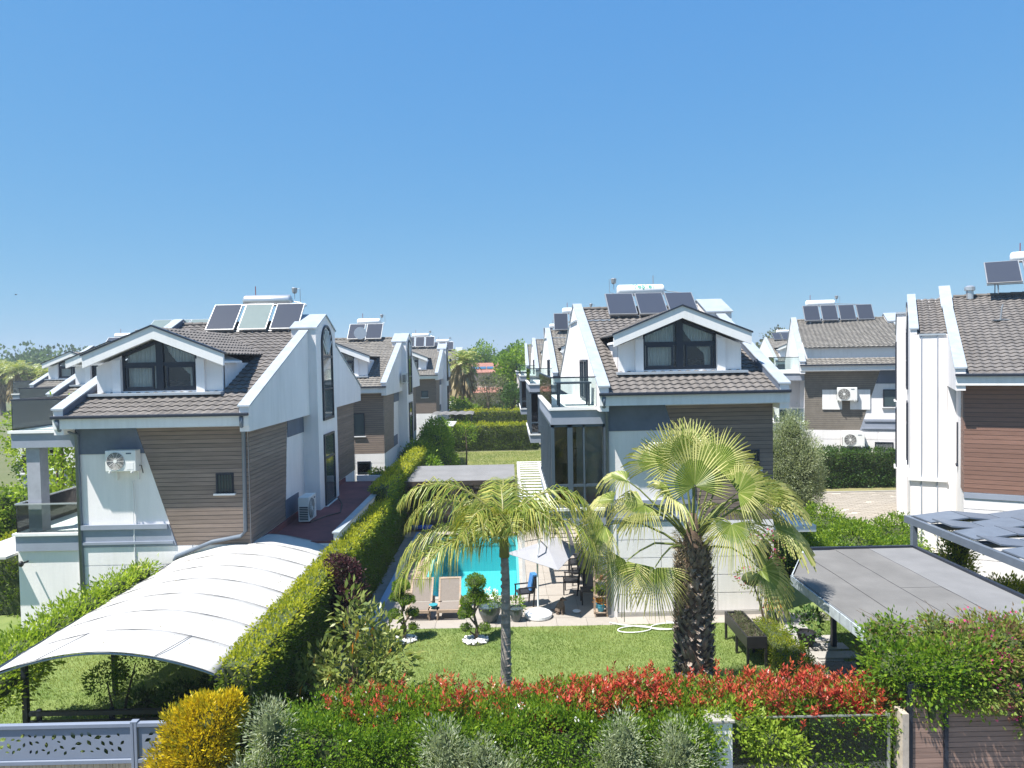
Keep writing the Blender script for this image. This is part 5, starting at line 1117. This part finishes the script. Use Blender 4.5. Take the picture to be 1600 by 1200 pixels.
far2 = tree_proto('far_tree', 'green tree in the long treeline on the horizon', 'tree', 11, 4.6, L_GREEN, 150, 8, .75, (-80, 235, 0), .4, 8, group='trees of the distant treeline', bot=.02)
far3 = tree_proto('eucalyptus_tree', 'tall grey-green tree right of the nearest right house', 'tree', 14, 6, L_GREY, 330, 8, .6, (58, 152, 0), .4, 10, bot=.15)
dup(far3, (76, 185, 0), 2, 'reddish-grey far tree beside the wide-roofed house', .98); dup(far3, (52, 160, -1), 1, 'grey-green far tree left of the tallest one', .8)
random.seed(11)
k = 0
for i in range(150):
    x = -300+i*4.3; y = random.uniform(225, 330)
    if x > 340: break
    sc = random.uniform(.85, 1.25)*(1.35 if x < -60 else 1.0)
    dup(far if random.random() < .6 else far2, (x, y, -.4), random.random()*6, None, sc)
for i in range(26):
    x = -40+i*3.4; y = random.uniform(135, 200)
    if -6 < x*100/y < 0.5: continue
    dup(far2 if random.random() < .5 else far, (x, y, -.4), random.random()*6, 'mid-distance tree between the two rows and the treeline', random.uniform(.7, .95))['group'] = 'trees behind the house rows'
for x, y, s, lab in ((-9.5, 112, .95, 'tree left of the far palm'), (-5.6, 150, 1.15, 'tree behind the red roofed house'), (-1.5, 165, .95, 'tree right of the red roof'), (5, 120, .95, 'tree right behind the big green tree'), (9, 125, .9, 'tree behind the third right house')):
    dup(tp['a'], (x, y, 0), x, lab, s)
nw = 3400; cx_ = rng.uniform(-345, 345, nw); Pw = np.column_stack([cx_, rng.uniform(255, 335, nw), np.zeros(nw)])
topw = 9.5+2.2*np.sin(cx_*.09)+1.6*np.sin(cx_*.23+1)+np.where(cx_ < -60, 3.5, 0)+1.2*np.sin(cx_*.61)
Pw[:, 2] = topw*rng.uniform(0, 1, nw)**.45; q, d, s = clumps(Pw, np.tile([0, -.5, .6], (nw, 1)), 9, 1.1, .2)
o = linked('distant_woodland', leaves('distant_woodland', q, d, 1.7, .75, L_FAR, s)); tag(o, 'continuous dark green woodland along the whole horizon', 'woodland', kind='stuff')
# bushes of the central gardens
bb = tree_proto('garden_shrub', 'rounded shrub in the garden behind the cross hedges, left side', 'shrub', 3.0, 1.9, L_GREEN, 160, 8, .22, (-5.6, 82, 0), .1, 6, bot=.0)
for x, y, s, lab in ((-4.2, 86, 1.0, 'shrub beside the far palm foot'), (-6.4, 90, 1.2, 'shrub under the distant row edge'), (1.6, 88, .8, 'shrub below the round dark tree'), (-3.2, 97, 1.0, 'shrub before the red roofed house porch'), (-5.3, 70, .8, 'shrub left between the two cross hedges'), (.6, 98, 1.0, 'shrub at the foot of the big green tree'), (-1.4, 82, .7, 'low shrub in the middle behind the cross hedges'), (2.4, 80, .8, 'shrub by the third right house')):
    dup(bb, (x, y, 0), x, lab, s)
def date_palm(label, loc, h=7.5, n=26, ln=3.2, skirt=False, group=None):
    t = thing('date_palm', label, 'palm tree', loc, 0, group); m = MB(); m.tube([(0, 0, 0), (.1, 0, h*.5), (0, 0, h)], [.35, .28, .25], 10); m.build('trunk', BARKQ, t)
    Q = []; C = []
    for i in range(n):
        q, c, p = pinnate_quads((0, 0, h), i*137.5, 78-95*i/n, ln, 16, .9, 1.5, i, .35, .09); Q += q; C += c
    linked('fronds', q2mesh('fronds', Q, C, L_PALM), t)
    if skirt:
        P = rng.normal(size=(500, 3)); P[:, 2] = 0; P = unit(P)*rng.uniform(.3, 1.5, (500, 1)); P[:, 2] = h-rng.uniform(-.6, 4.2, 500); D = P*.3; D[:, 2] = -1
        linked('dry_skirt', leaves('dry_skirt', P, D, 1.3, .2, L_STRAW), t)
    return t
date_palm('tall palm standing before the red roofed house', (-6.0, 95, 0), 7.6, 28, 3.0, True)
dp = date_palm('palm with dry brown skirt in the palm grove at the far left', (-98, 132, -.4), 7.6, 24, 3.2, True, 'palms of the far left grove')
for i in range(34):
    dup(dp, (-116+i*2.0+random.uniform(-.8, .8), random.uniform(128, 142), -.4), i*1.3, None, random.uniform(.88, 1.1))
yp = date_palm('small bushy palm on the back lawn beside the green bushes', (-3.9, 42.5, -.1), .6, 20, 1.5)
yp2 = date_palm('small palm growing under the blue-grey pergola', (13.0, 17.6, -.3), 1.3, 18, 1.1)
t = thing('young_tree', 'thin young tree in a white ring on the back lawn', 'tree', (-3.2, 52, 0)); m = MB(); m.tube([(0, 0, 0), (.05, 0, 1.6), (0, 0, 3.0)], [.07, .05, .02], 6); m.build('trunk', BARK, t)
P, N = ell_pts((0, 0, 2.6), (.7, .7, .9), 120); q, d, s = clumps(P, N, 6, .12); linked('crown', leaves('crown', q, d, .14, .4, L_GREEN, s), t)
lt = tree_proto('garden_tree', 'leafy light green tree behind the terrace pillar of the left house', 'tree', 5.6, 1.8, L_LIME, 330, 9, .14, (-18.8, 30.0, -.3), .12, 8, bot=.15)
lt.scale = (1, 1, 1.4)
dup(lt, (-24.4, 36.5, 1.6), 1, 'bright green plant rising behind the left glass balcony', .95); dup(lt, (-22.5, 30.5, -.3), 3, 'light green tree at the left edge below the balconies', .75)
spiky('climbing_plant', 'yellow-green conifer against the white base of the right edge house', 'shrub', (13.6, 20.8, 0), [((-.6, 0, 1.2), (.5, .5, 1.3)), ((-.4, 0, 2.2), (.3, .3, .8)), ((.6, -.3, .7), (.9, .5, .6)), ((1.8, -.6, .7), (.9, .5, .5))], L_THUJA, 60, 8, .11, .4, .6)
spiky('low_shrub', 'low yellow-green shrubs between the felt roof and the blue-grey pergola', 'shrub', (12.0, 17.8, 0), [((-.3, 2.2, .9), (.5, .8, .5)), ((-.2, 1, .9), (.5, .8, .5)), ((0, -.4, .9), (.6, .8, .5)), ((.9, -1.0, .8), (.8, .6, .5)), ((1.8, -1.4, .8), (.8, .6, .5))], L_LIME, 55, 8, .09, .5, .3)
# ------------------------------------------------------------------ gate, fences, glass along the street
def leaf_pts(cx, cz_, a, l):
    n = 7; up = [((i/n), math.sin(PI*i/n)*.27) for i in range(n+1)]; dn = [(i/n, -math.sin(PI*i/n)*.27) for i in range(n-1, 0, -1)]
    return [(cx+((u-.5)*math.cos(a)-v*math.sin(a))*l, cz_+((u-.5)*math.sin(a)+v*math.cos(a))*l) for u, v in up+dn]
def cut_panel(name, w, h, holes, th, mat, parent, loc):
    cu = bpy.data.curves.new(name, 'CURVE'); cu.dimensions = '2D'; cu.fill_mode = 'BOTH'; cu.extrude = th/2
    for P in [[(0, 0), (w, 0), (w, h), (0, h)]]+holes:
        s = cu.splines.new('POLY'); s.points.add(len(P)-1)
        for i, (a, b) in enumerate(P): s.points[i].co = (a, b, 0, 1)
        s.use_cyclic_u = True
    ob = bpy.data.objects.new('tmp', cu); COL.objects.link(ob); dg = bpy.context.evaluated_depsgraph_get(); me = bpy.data.meshes.new_from_object(ob.evaluated_get(dg)); bpy.data.objects.remove(ob)
    me.materials.clear(); me.materials.append(mat); o = linked(name, me, parent, loc, (PI/2, 0, 0)); return o
gt = thing('leaf_cut_gate', 'blue-grey metal gate with leaf-shaped cut-outs over pale boards', 'gate', (-10.2, 12.0, -.3))
GY = 0
def gate_section(x0, x1, seed):
    r_ = random.Random(seed); w = x1-x0; holes = []; cs = []
    x = .12
    while x < w-.15:
        for tr in range(9):
            zz = r_.uniform(.1, .42); l = r_.uniform(.07, .14); xx = x+r_.uniform(-.03, .05)
            if xx < .1 or xx > w-.1: continue
            if all(math.hypot(xx-a, zz-b) > (l+c)*.52 for a, b, c in cs): cs.append((xx, zz, l))
        x += .07
    for a, b, l in cs: holes.append(leaf_pts(a, b, r_.choice([.4, .9, -.5, 2.2, 1.2, -.9])+r_.uniform(-.3, .3), l))
    cut_panel('leaf_panel', w, .52, holes, .006, GATEM, gt, (x0, GY, 1.66))
gate_section(0.0, 3.66, 3); gate_section(3.80, 4.75, 5)
m = MB()
for a, b in ((-.06, 3.7), (3.76, 4.8)): m.box(a, b, -.04, .05, 2.2, 2.27); m.box(a, b, -.04, .05, 1.58, 1.65)
for a in (3.68, 3.74, 4.78): m.box(a, a+.05, -.045, .055, 0, 2.28)
m.box(3.68, 3.80, -.046, .056, 2.27, 2.3); m.build('frame', GATEM, gt, bevel=.006)
for k in range(44):
    m = MB(); x = .0+k*.108
    if 3.6 < x < 3.75: continue
    m.box(x, x+.1, -.01, .015, .05, 1.57); m.build('board', WOODL, gt)
# inner rails and planters under the canopy
t = thing('garden_rail', 'dark three-bar rail in the grass behind the leaf-cut gate', 'fence', (-10, 14.6, -.3))
for z, mt in ((1.15, DARK), (.95, DARK), (.75, GATEM)):
    m = MB(); m.box(0, 3.2, -.05, .03, z, z+.09); m.build('rail', mt, t)
for x in (.1, 1.6, 3.1): MB().box(x, x+.08, .03, .1, 0, 1.25).build('post', DARK, t)
def potted(label, loc, r=.22, h=.4, mat=POTG, pl=L_GREEN, pr=.28, ph=.35, cat='potted plant', dens=160, L=.07, group=None, tall=0):
    t = thing('potted_plant', label, cat, loc, 0, group)
    MB().lathe([(r*.55, 0), (r*.6, .02), (r*.92, h*.55), (r*1.0, h*.92), (r*1.08, h*.93), (r*1.08, h), (r*.95, h), (r*.9, h-.05), (.01, h-.05)], n=20).build('pot', mat, t, smooth=False)
    P, N = ell_pts((0, 0, h+ph*.5+tall), (pr, pr, ph), max(20, int(dens*pr*pr*4)), -.6); q, d, s = clumps(P, N, 7, .04); linked('plant', leaves('plant', q, d, L, .5, pl, s), t)
    if tall: MB().tube([(0, 0, h-.05), (.02, 0, h+tall)], [.025, .015], 6).build('stem', BARK, t)
    return t
potted('square tub with pale flowers in the shade under the canopy', (-6.7, 14.2, -.3), .3, .45, M('grey_tub', (.2, .2, .2), .7), L_GREEN, .4, .22)
potted('dark tub beside the leaf-cut gate under the canopy edge', (-6.0, 13.4, -.3), .33, .6, BLACK, L_DARK, .35, .3)
bush('shade_plants', 'dark leafy plants in the shade under the canopy', 'shrub', (-7.4, 15.8, -.3), [((0, 0, .6), (.6, .5, .6)), ((.8, .4, .8), (.6, .5, .7)), ((1.5, -.2, .6), (.5, .4, .6)), ((-1, .3, .4), (.5, .4, .4))], L_DARK, 50, 8, .11, .4)
tr = bush('young_garden_tree', 'thin leaning tree in the grass under the canopy', 'tree', (-9.0, 16.0, -.3), [((.3, .3, 1.5), (.5, .4, .3)), ((-.2, 0, 1.2), (.4, .4, .3))], L_GREEN, 60, 8, .09, .4, core=None)
# pillar and glass fence
o = MB().box(3.3, 3.72, 12.05, 12.45, -.3, 1.72).build('gate_pillar', W_, bevel=.01); tag(o, 'white rendered pillar under the lime climber', 'pillar')
o = MB().box(3.26, 3.76, 12.01, 12.49, 1.72, 1.77).build('pillar_cap', CONC, bevel=.01); tag(o, 'thin cap stone on the white pillar', 'cap')
gf = thing('glass_fence', 'greenish glass fence panels below the red photinia', 'fence', (3.76, 12.3, -.3))
for a, b in ((0, 1.35), (1.38, 2.72)): MB().box(a, b, 0, .012, .25, 1.95).build('glass_panel', GLASSR, gf)
MB().box(0, 2.75, -.03, .04, 0, .25).build('base', CONC, gf); MB().box(2.74, 2.79, -.02, .05, 0, 2.0).build('post', ALU, gf); MB().box(0, 2.75, -.008, .02, 1.955, 1.98).build('top_rail', ALU, gf)
bush('fence_shrub', 'dark green shrub pressed behind the glass fence', 'shrub', (5.1, 12.62, -.3), [((-.9, 0, .8), (.6, .22, .9)), ((0, 0, .8), (.6, .22, .9)), ((.9, 0, .8), (.6, .22, .9)), ((.4, 0, 1.3), (.6, .22, .5)), ((-.5, 0, 1.3), (.6, .22, .5))], L_GREEN, 420, 8, .06, .5, stems=False, core=None)
wg = thing('wooden_gate', 'dark framed wooden slat gate below the bougainvillea', 'gate', (6.78, 12.15, -.3))
for k in range(27):
    MB().box(.08, 3.4, .0, .025, .1+k*.09, .1+k*.09+.082).build('slat', M('gate_slat_brown', (.27, .175, .14), .6, .18, 3, .2, stretch=(.6, .6, 9), perobj=.15) if k == 0 else bpy.data.materials['gate_slat_brown'], wg)
m = MB()
for x in (0, .62, 2.05, 3.4): m.box(x, x+.07, -.04, .06, 0, 2.58)
m.box(.07, 3.4, -.039, .058, 2.53, 2.6); m.build('frame', DARK, wg)
MB().box(.07, 3.4, .03, .036, 0, 2.53).build('backing', DARK, wg)
MB().box(-.14, -.03, -.1, .2, 0, 2.1).build('side_post', M('pale_wood_post', (.42, .36, .3), .7, .2, 5), wg)
m = MB(); m.blob((0, 0, 0), .13, (1, 1, 1.15), 16, 10); o = m.build('globe_lamp', TANK, smooth=True); o.location = (.12, 12.55, 1.75); tag(o, 'white globe lamp peeking out of the green hedge top', 'lamp')
m = MB(); m.tube([(0, 0, 0), (0, 0, 1.9)], .02, 6); o2 = m.build('pole', DARK, o); o2.location = (0, 0, -1.95)

# ------------------------------------------------------------------ patio furniture
def lounger(label, loc, rz_):
    t = thing('sun_lounger', label, 'sun lounger', loc, rz_, 'sun loungers by the pool')
    for s in (-1, 1): MB().box(s*.33-.03, s*.33+.03, -.1, 1.25, .26, .33).build('side_rail', WOODG, t)
    for x in (-.33, .33):
        for y in (0, 1.15): MB().box(x-.035, x+.035, y-.03, y+.04, 0, .26).build('leg', WOODG, t)
    m = MB(); m.box(-.36, .36, -.16, -.1, .24, .33); m.box(-.3, .3, .1, .16, .2, .26); m.build('cross_bar', WOODG, t)
    MB().box(-.295, .295, -.08, .62, .315, .33).build('seat_sling', TAUPE, t)
    c, s_ = math.cos(R(52)), math.sin(R(52)); f = lambda x, v, h: (x, .62+v*c-h*s_, .33+v*s_+h*c)
    def bx(m, x0, x1, v0, v1, h0, h1): m.add([f(x0,v0,h0), f(x1,v0,h0), f(x1,v1,h0), f(x0,v1,h0), f(x0,v0,h1), f(x1,v0,h1), f(x1,v1,h1), f(x0,v1,h1)], [(0,3,2,1),(4,5,6,7),(0,1,5,4),(1,2,6,5),(2,3,7,6),(3,0,4,7)])
    m = MB(); bx(m, -.36, -.30, 0, .8, 0, .05); bx(m, .30, .36, 0, .8, 0, .05); bx(m, -.30, .30, .74, .8, 0, .05); bx(m, -.3, .3, .35, .39, -.02, .02); m.build('back_frame', WOODG, t)
    m = MB(); bx(m, -.295, .295, .02, .74, .025, .035); m.build('back_sling', TAUPE, t)
    m = MB(); m.tube([(-.3, 1.15, .3), (-.3, .95, .75)], .02, 6); m.tube([(.3, 1.15, .3), (.3, .95, .75)], .02, 6); m.build('prop', WOODG, t); return t
lounger('wooden lounger with taupe sling at the near pool edge', (-2.0, 22.0, 0), 0.02)
l2 = lounger('second lounger left of the first, half hidden by palm fronds', (-2.95, 22.0, 0), -.04)
t = thing('side_table', 'small low table between the two loungers', 'table', (-2.47, 22.0, 0)); MB().box(-.16, .16, -.16, .16, .3, .33).build('tabletop', WOODG, t)
for x in (-.14, .11):
    for y in (-.14, .11): MB().box(x, x+.03, y, y+.03, 0, .3).build('leg', WOODG, t)
o = MB().lathe([(.05, 0), (.07, .1), (.14, .12), (.13, .13)], n=14).build('blue_hat', M('teal_cloth', (.03, .25, .3), .8)); o.location = (-2.47, 22.0, .335); tag(o, 'small teal hat on the low table between the loungers', 'hat')
def armchair(label, loc, rz_, towel=False):
    t = thing('garden_chair', label, 'chair', loc, rz_, 'black garden armchairs')
    for x in (-.27, .23):
        MB().box(x, x+.04, -.25, -.21, 0, .62).build('leg', BLACK, t); m = MB(); m.prism([(.2, 0), (.24, 0), (.33, .9), (.29, .9)], 'x', x, x+.04); m.build('leg', BLACK, t)
        MB().box(x-.01, x+.05, -.27, .28, .62, .65).build('armrest', BLACK, t)
    MB().box(-.23, .23, -.24, .24, .42, .46).build('seat', BLACK, t)
    m = MB(); m.prism([(.22, .46), (.25, .46), (.33, .92), (.30, .92)], 'x', -.23, .23); m.build('backrest', BLACK, t)
    if towel:
        m = MB(); m.prism([(.15, .5), (.20, .5), (.28, .95), (.38, .95), (.36, .55), (.40, .55), (.42, 1.0), (.25, 1.0)], 'x', -.18, .16); o = m.build('towel', BLUEF); o.location = loc; o.rotation_euler = (0, 0, rz_); tag(o, 'blue and grey towel hanging over the black armchair', 'towel')
    return t
armchair('black armchair facing the pool beside the umbrella pole', (.38, 23.1, 0), R(-75), True)
armchair('black armchair in the shade under the glazed bay', (2.35, 25.2, 0), R(-90)); armchair('black armchair deeper under the glazed bay', (2.35, 26.4, 0), R(-90)); armchair('black armchair closest to the plant rack', (2.0, 24.2, 0), R(-100))
t = thing('dining_table', 'dark garden table in the shade under the glazed bay', 'table', (2.75, 25.6, 0)); MB().box(-.35, .35, -1.1, 1.1, .7, .74).build('tabletop', DARK, t)
for x in (-.32, .26):
    for y in (-1.05, 1.0): MB().box(x, x+.06, y, y+.06, 0, .7).build('leg', DARK, t)
t = thing('side_stool', 'small black stool table near the plant rack', 'table', (2.5, 23.2, 0)); MB().box(-.28, .28, -.25, .25, .42, .46).build('tabletop', BLACK, t)
for x in (-.27, .23):
    for y in (-.24, .2): MB().box(x, x+.04, y, y+.04, 0, .42).build('leg', BLACK, t)
# umbrella
um = thing('patio_umbrella', 'white square patio umbrella on a round base, tilted to the house', 'umbrella', (.78, 22.0, 0))
MB().lathe([(.40, 0), (.43, .04), (.43, .12), (.36, .17), (.08, .18)], n=28).build('base', TANK, um)
MB().tube([(0, 0, .15), (0, 0, 1.95), (.08, .12, 2.4)], .028, 10).build('pole', TANK, um)
m = MB(); cc = Vector((.35, .55, 1.92)); top = cc+Vector((0, 0, .12)); sq = [Vector((.75, 1.9, 2.0)), Vector((1.35, .9, 1.85)), Vector((.6, -.6, 1.62)), Vector((-.95, .2, 1.95))]
m.add([top]+sq, [(0, i+1, (i+1) % 4+1) for i in range(4)]); o = m.build('canopy', M('shade_grey_canvas', (.30, .30, .315), .8, .05, 3), um); s = o.modifiers.new('t', 'SOLIDIFY'); s.thickness = .01  # canopy colour greyed down to carry the shade on white fabric
m = MB()
for p in sq: m.tube([(top.x, top.y, top.z-.04), (p.x, p.y, p.z-.03)], .012, 6)
m.tube([(.08, .12, 2.38), (top.x, top.y, top.z-.03)], .02, 6); m.build('ribs', STEEL, um)
# pots
GP = 'pots around the patio'
potted('large round glazed pot with green plant behind the slender palm trunk', (-.72, 21.75, 0), .36, .5, POTG, L_GREEN, .36, .2, group=GP)
potted('smaller dark glazed pot just right of the slender palm trunk', (.1, 21.7, 0), .22, .42, POTG, L_GREEN, .24, .2, group=GP)
potted('flowering pot at the topiary beside the pool edge', (-.75, 22.8, 0), .2, .4, WT, L_WHITEF, .2, .15, group=GP)
potted('dark pot with broad leafy plant by the stepping slabs', (8.0, 19.3, 0), .24, .42, BLACK, L_DARK, .36, .42, L=.14, dens=60, group=GP)
potted('grey pot on a stool with an orange-brown plant by the house corner', (7.35, 19.9, .55), .22, .3, POTG, L_ORG, .16, .2, dens=60, group=GP)
potted('small dark pot at the grass edge under the carport', (8.7, 17.6, 0), .16, .3, BLACK, L_MIX, .2, .22, group=GP)
potted('low potted shrub beside the small clipped hedge', (7.25, 19.1, 0), .16, .28, POTT, L_LIME, .22, .25, group=GP)
potted('terracotta pot at the foot of the small hedge', (7.3, 18.3, 0), .14, .25, POTG, L_GREEN, .2, .2, group=GP)
o = MB().lathe([(.16, 0), (.15, .04), (.05, .06), (.05, .48), (.16, .5), (.16, .55)], n=14).build('plant_stool', WOODG); o.location = (7.35, 19.9, 0); tag(o, 'wooden plant stool by the corner of the right house', 'stool')
spiky('climbing_bougainvillea', 'magenta bougainvillea climbing at the right corner of the white wall', 'climber', (7.55, 21.0, 0), [((-.1, 0, 2.2), (.35, .3, .5)), ((.1, -.1, 1.5), (.3, .3, .6)), ((-.5, -.1, 1.4), (.4, .2, .3)), ((.35, -.1, 2.6), (.4, .3, .3)), ((.2, 0, .8), (.25, .25, .5))], L_MIX, 60, 7, .07, .5, .2, .07,
      extra=lambda t, P, N: linked('bracts', leaves('bracts', P[::3]+N[::3]*.05, N[::3], .07, .9, L_PINK), t))
# raised planter
rp = thing('raised_planter', 'black raised trough planter on legs beside the small hedge', 'planter', (6.22, 19.0, 0))
m = MB(); m.box(-.26, .26, -.95, .95, .5, .54); m.box(-.26, -.22, -.95, .95, .54, .8); m.box(.22, .26, -.95, .95, .54, .8); m.box(-.22, .22, -.95, -.91, .54, .8); m.box(-.22, .22, .91, .95, .54, .8); m.build('trough', BLACK, rp)
for x in (-.26, .2):
    for y in (-.95, -.05, .89): MB().box(x, x+.06, y, y+.06, 0, .5).build('leg', BLACK, rp)
MB().box(-.22, .22, -.91, .91, .54, .74).build('soil', SOIL, rp)
P, N = box_pts(-.2, .2, -.88, .88, .7, .76, 260, 'Z'); q, d, s = clumps(P, N, 7, .03, .8); linked('herbs', leaves('herbs', q, d, .05, .5, L_GREY, s), rp)
# plant rack
rk = thing('plant_rack', 'narrow wooden plant rack with three shelves at the corner pillar', 'rack', (2.72, 22.0, 0))
for x in (-.2, .17):
    for y in (-.15, .12): MB().box(x, x+.03, y, y+.03, 0, 1.5).build('leg', WOODG, rk)
for z in (.12, .62, 1.1): MB().box(-.2, .2, -.15, .15, z, z+.025).build('shelf', WOODG, rk)
potted('bright blue pot with red plant on the lowest rack shelf', (2.72, 21.98, .145), .14, .24, POTB, L_ORG, .12, .08, group=GP)
potted('dark pot with mossy dome on the middle rack shelf', (2.72, 22, .645), .13, .14, BLACK, L_LIME, .16, .1, group=GP)
potted('small pot on the top rack shelf', (2.72, 22, 1.125), .1, .14, POTT, L_GREY, .12, .12, group=GP)
# hose
m = MB(); pts = []
for k in range(60):
    a = k/60*4*PI; s_ = -1 if k < 30 else 1; pts.append((4.05+s_*(.5-.5*math.cos(a)), 20.8+.24*math.sin(a)+.12*s_*.5*(1-math.cos(a)), .045+.01*s_))
pts = [(2.9, 21.3, .04), (3.2, 21.1, .04)]+pts+[(4.9, 20.6, .04), (5.2, 20.9, .04), (4.6, 21.3, .04)]
m.tube(pts, .016, 6); o = m.build('garden_hose', TANK, smooth=True); tag(o, 'white garden hose lying in loops on the lawn edge', 'hose')
m = MB(); m.lathe([(.05, 0), (.10, .02), (.13, .06), (.12, .07)], n=14); o = m.build('pet_bowl', TANK); o.location = (2.0, 22.3, 0); tag(o, 'small white bowl on the shaded patio', 'bowl')
# bin in the hedge corner
t = thing('lidded_box', 'small wooden box with a grey lid near the purple shrub', 'box', (-4.3, 19.7, 0)); MB().box(-.22, .22, -.2, .2, 0, .7).build('body', WOODL, t)
m = MB(); m.prism([(-.26, .7), (.26, .7), (.16, .9), (-.16, .9)], 'y', -.24, .24); m.build('lid', ALU, t)
# dog sitting on the patio
dg_ = bpy.data.meshes.new('dog_body')
J = {'pelvis': (0, .0, .14, .105), 'belly': (.06, 0, .22, .11), 'chest': (.13, 0, .32, .10), 'neck': (.16, 0, .42, .06), 'head': (.18, 0, .50, .07), 'muzzle': (.27, 0, .475, .035), 'nose': (.31, 0, .47, .025),
     'fl1': (.19, .06, .26, .04), 'fl2': (.20, .06, .12, .03), 'fl3': (.20, .06, .02, .028), 'fl4': (.25, .06, .015, .025), 'fr1': (.19, -.06, .26, .04), 'fr2': (.20, -.06, .12, .03), 'fr3': (.20, -.06, .02, .028), 'fr4': (.25, -.06, .015, .025),
     'hl1': (.06, .10, .12, .065), 'hl2': (.12, .12, .10, .04), 'hl3': (.02, .12, .03, .028), 'hl4': (.13, .12, .018, .025), 'hr1': (.06, -.10, .12, .065), 'hr2': (.12, -.12, .10, .04), 'hr3': (.02, -.12, .03, .028), 'hr4': (.13, -.12, .018, .025),
     't1': (-.1, 0, .08, .03), 't2': (-.2, .03, .05, .022), 't3': (-.27, .06, .06, .012)}
E = [('pelvis', 'belly'), ('belly', 'chest'), ('chest', 'neck'), ('neck', 'head'), ('head', 'muzzle'), ('muzzle', 'nose'), ('chest', 'fl1'), ('fl1', 'fl2'), ('fl2', 'fl3'), ('fl3', 'fl4'), ('chest', 'fr1'), ('fr1', 'fr2'), ('fr2', 'fr3'), ('fr3', 'fr4'),
     ('pelvis', 'hl1'), ('hl1', 'hl2'), ('hl2', 'hl3'), ('hl3', 'hl4'), ('pelvis', 'hr1'), ('hr1', 'hr2'), ('hr2', 'hr3'), ('hr3', 'hr4'), ('pelvis', 't1'), ('t1', 't2'), ('t2', 't3')]
kk = list(J); dg_.from_pydata([J[k][:3] for k in kk], [(kk.index(a), kk.index(b)) for a, b in E], [])
FUR = M('brown_grey_fur', (.16, .12, .09), .95, .3, 25, .6)
dog = thing('dog', 'small curly brown-grey dog sitting on the patio behind the umbrella base', 'dog', (1.4, 22.3, .0), R(-35))
do = bpy.data.objects.new('body', dg_); COL.objects.link(do); do.parent = dog; dg_.materials.append(FUR)
sk = do.modifiers.new('skin', 'SKIN'); ss = do.modifiers.new('sub', 'SUBSURF'); ss.levels = 2; ss.render_levels = 2
for i, k in enumerate(kk): dg_.skin_vertices[0].data[i].radius = (J[k][3],)*2; dg_.skin_vertices[0].data[i].use_root = (i == 0)
for s in (-1, 1): m = MB(); m.blob((.165, s*.068, .475), .045, (.7, .35, 1.3), 8, 6); m.build('ear', M('dark_fur', (.09, .06, .045), .95), dog, smooth=True); MB().blob((.243, s*.03, .51), .011, (1, 1, 1), 6, 5).build('eye', BLACK, dog)
MB().blob((.335, 0, .475), .016, (1, 1, .8), 8, 6).build('nose', BLACK, dog)
m = MB(); m.blob((0, 0, 0), .05, (1, 1, 1), 8, 6)
o = MB().tube([(-.35, 0, 0), (0, 0, .04), (.3, 0, 0)], .01, 4); b = thing('flying_bird', 'tiny dark bird in the sky at the far left', 'bird', (-68, 100, 18.3)); 
m = MB(); m.blob((0, 0, 0), .08, (2.2, .8, .8), 8, 6); m.build('body', BLACK, b); m = MB(); m.add([(-.05, 0, 0), (.08, 0, 0), (.0, .35, .12), (-.05, 0, .01), (.08, 0, .01), (0, -.35, .12)], [(0, 1, 2), (3, 5, 4)]); m.build('wings', BLACK, b)

# ------------------------------------------------------------------ thin summer haze
m = MB(); m.box(-700, 700, -65, 700, -1.5, 26)
hz_, nh, lh, ph_ = nodes_of('haze_air'); nh.remove(ph_)
vv = nh.new('ShaderNodeVolumePrincipled'); vv.inputs['Color'].default_value = (.82, .89, 1, 1); vv.inputs['Density'].default_value = .0006; vv.inputs['Anisotropy'].default_value = .2
lh.new(vv.outputs[0], nh['Material Output'].inputs['Volume']); o = m.build('haze', hz_, kind='stuff')
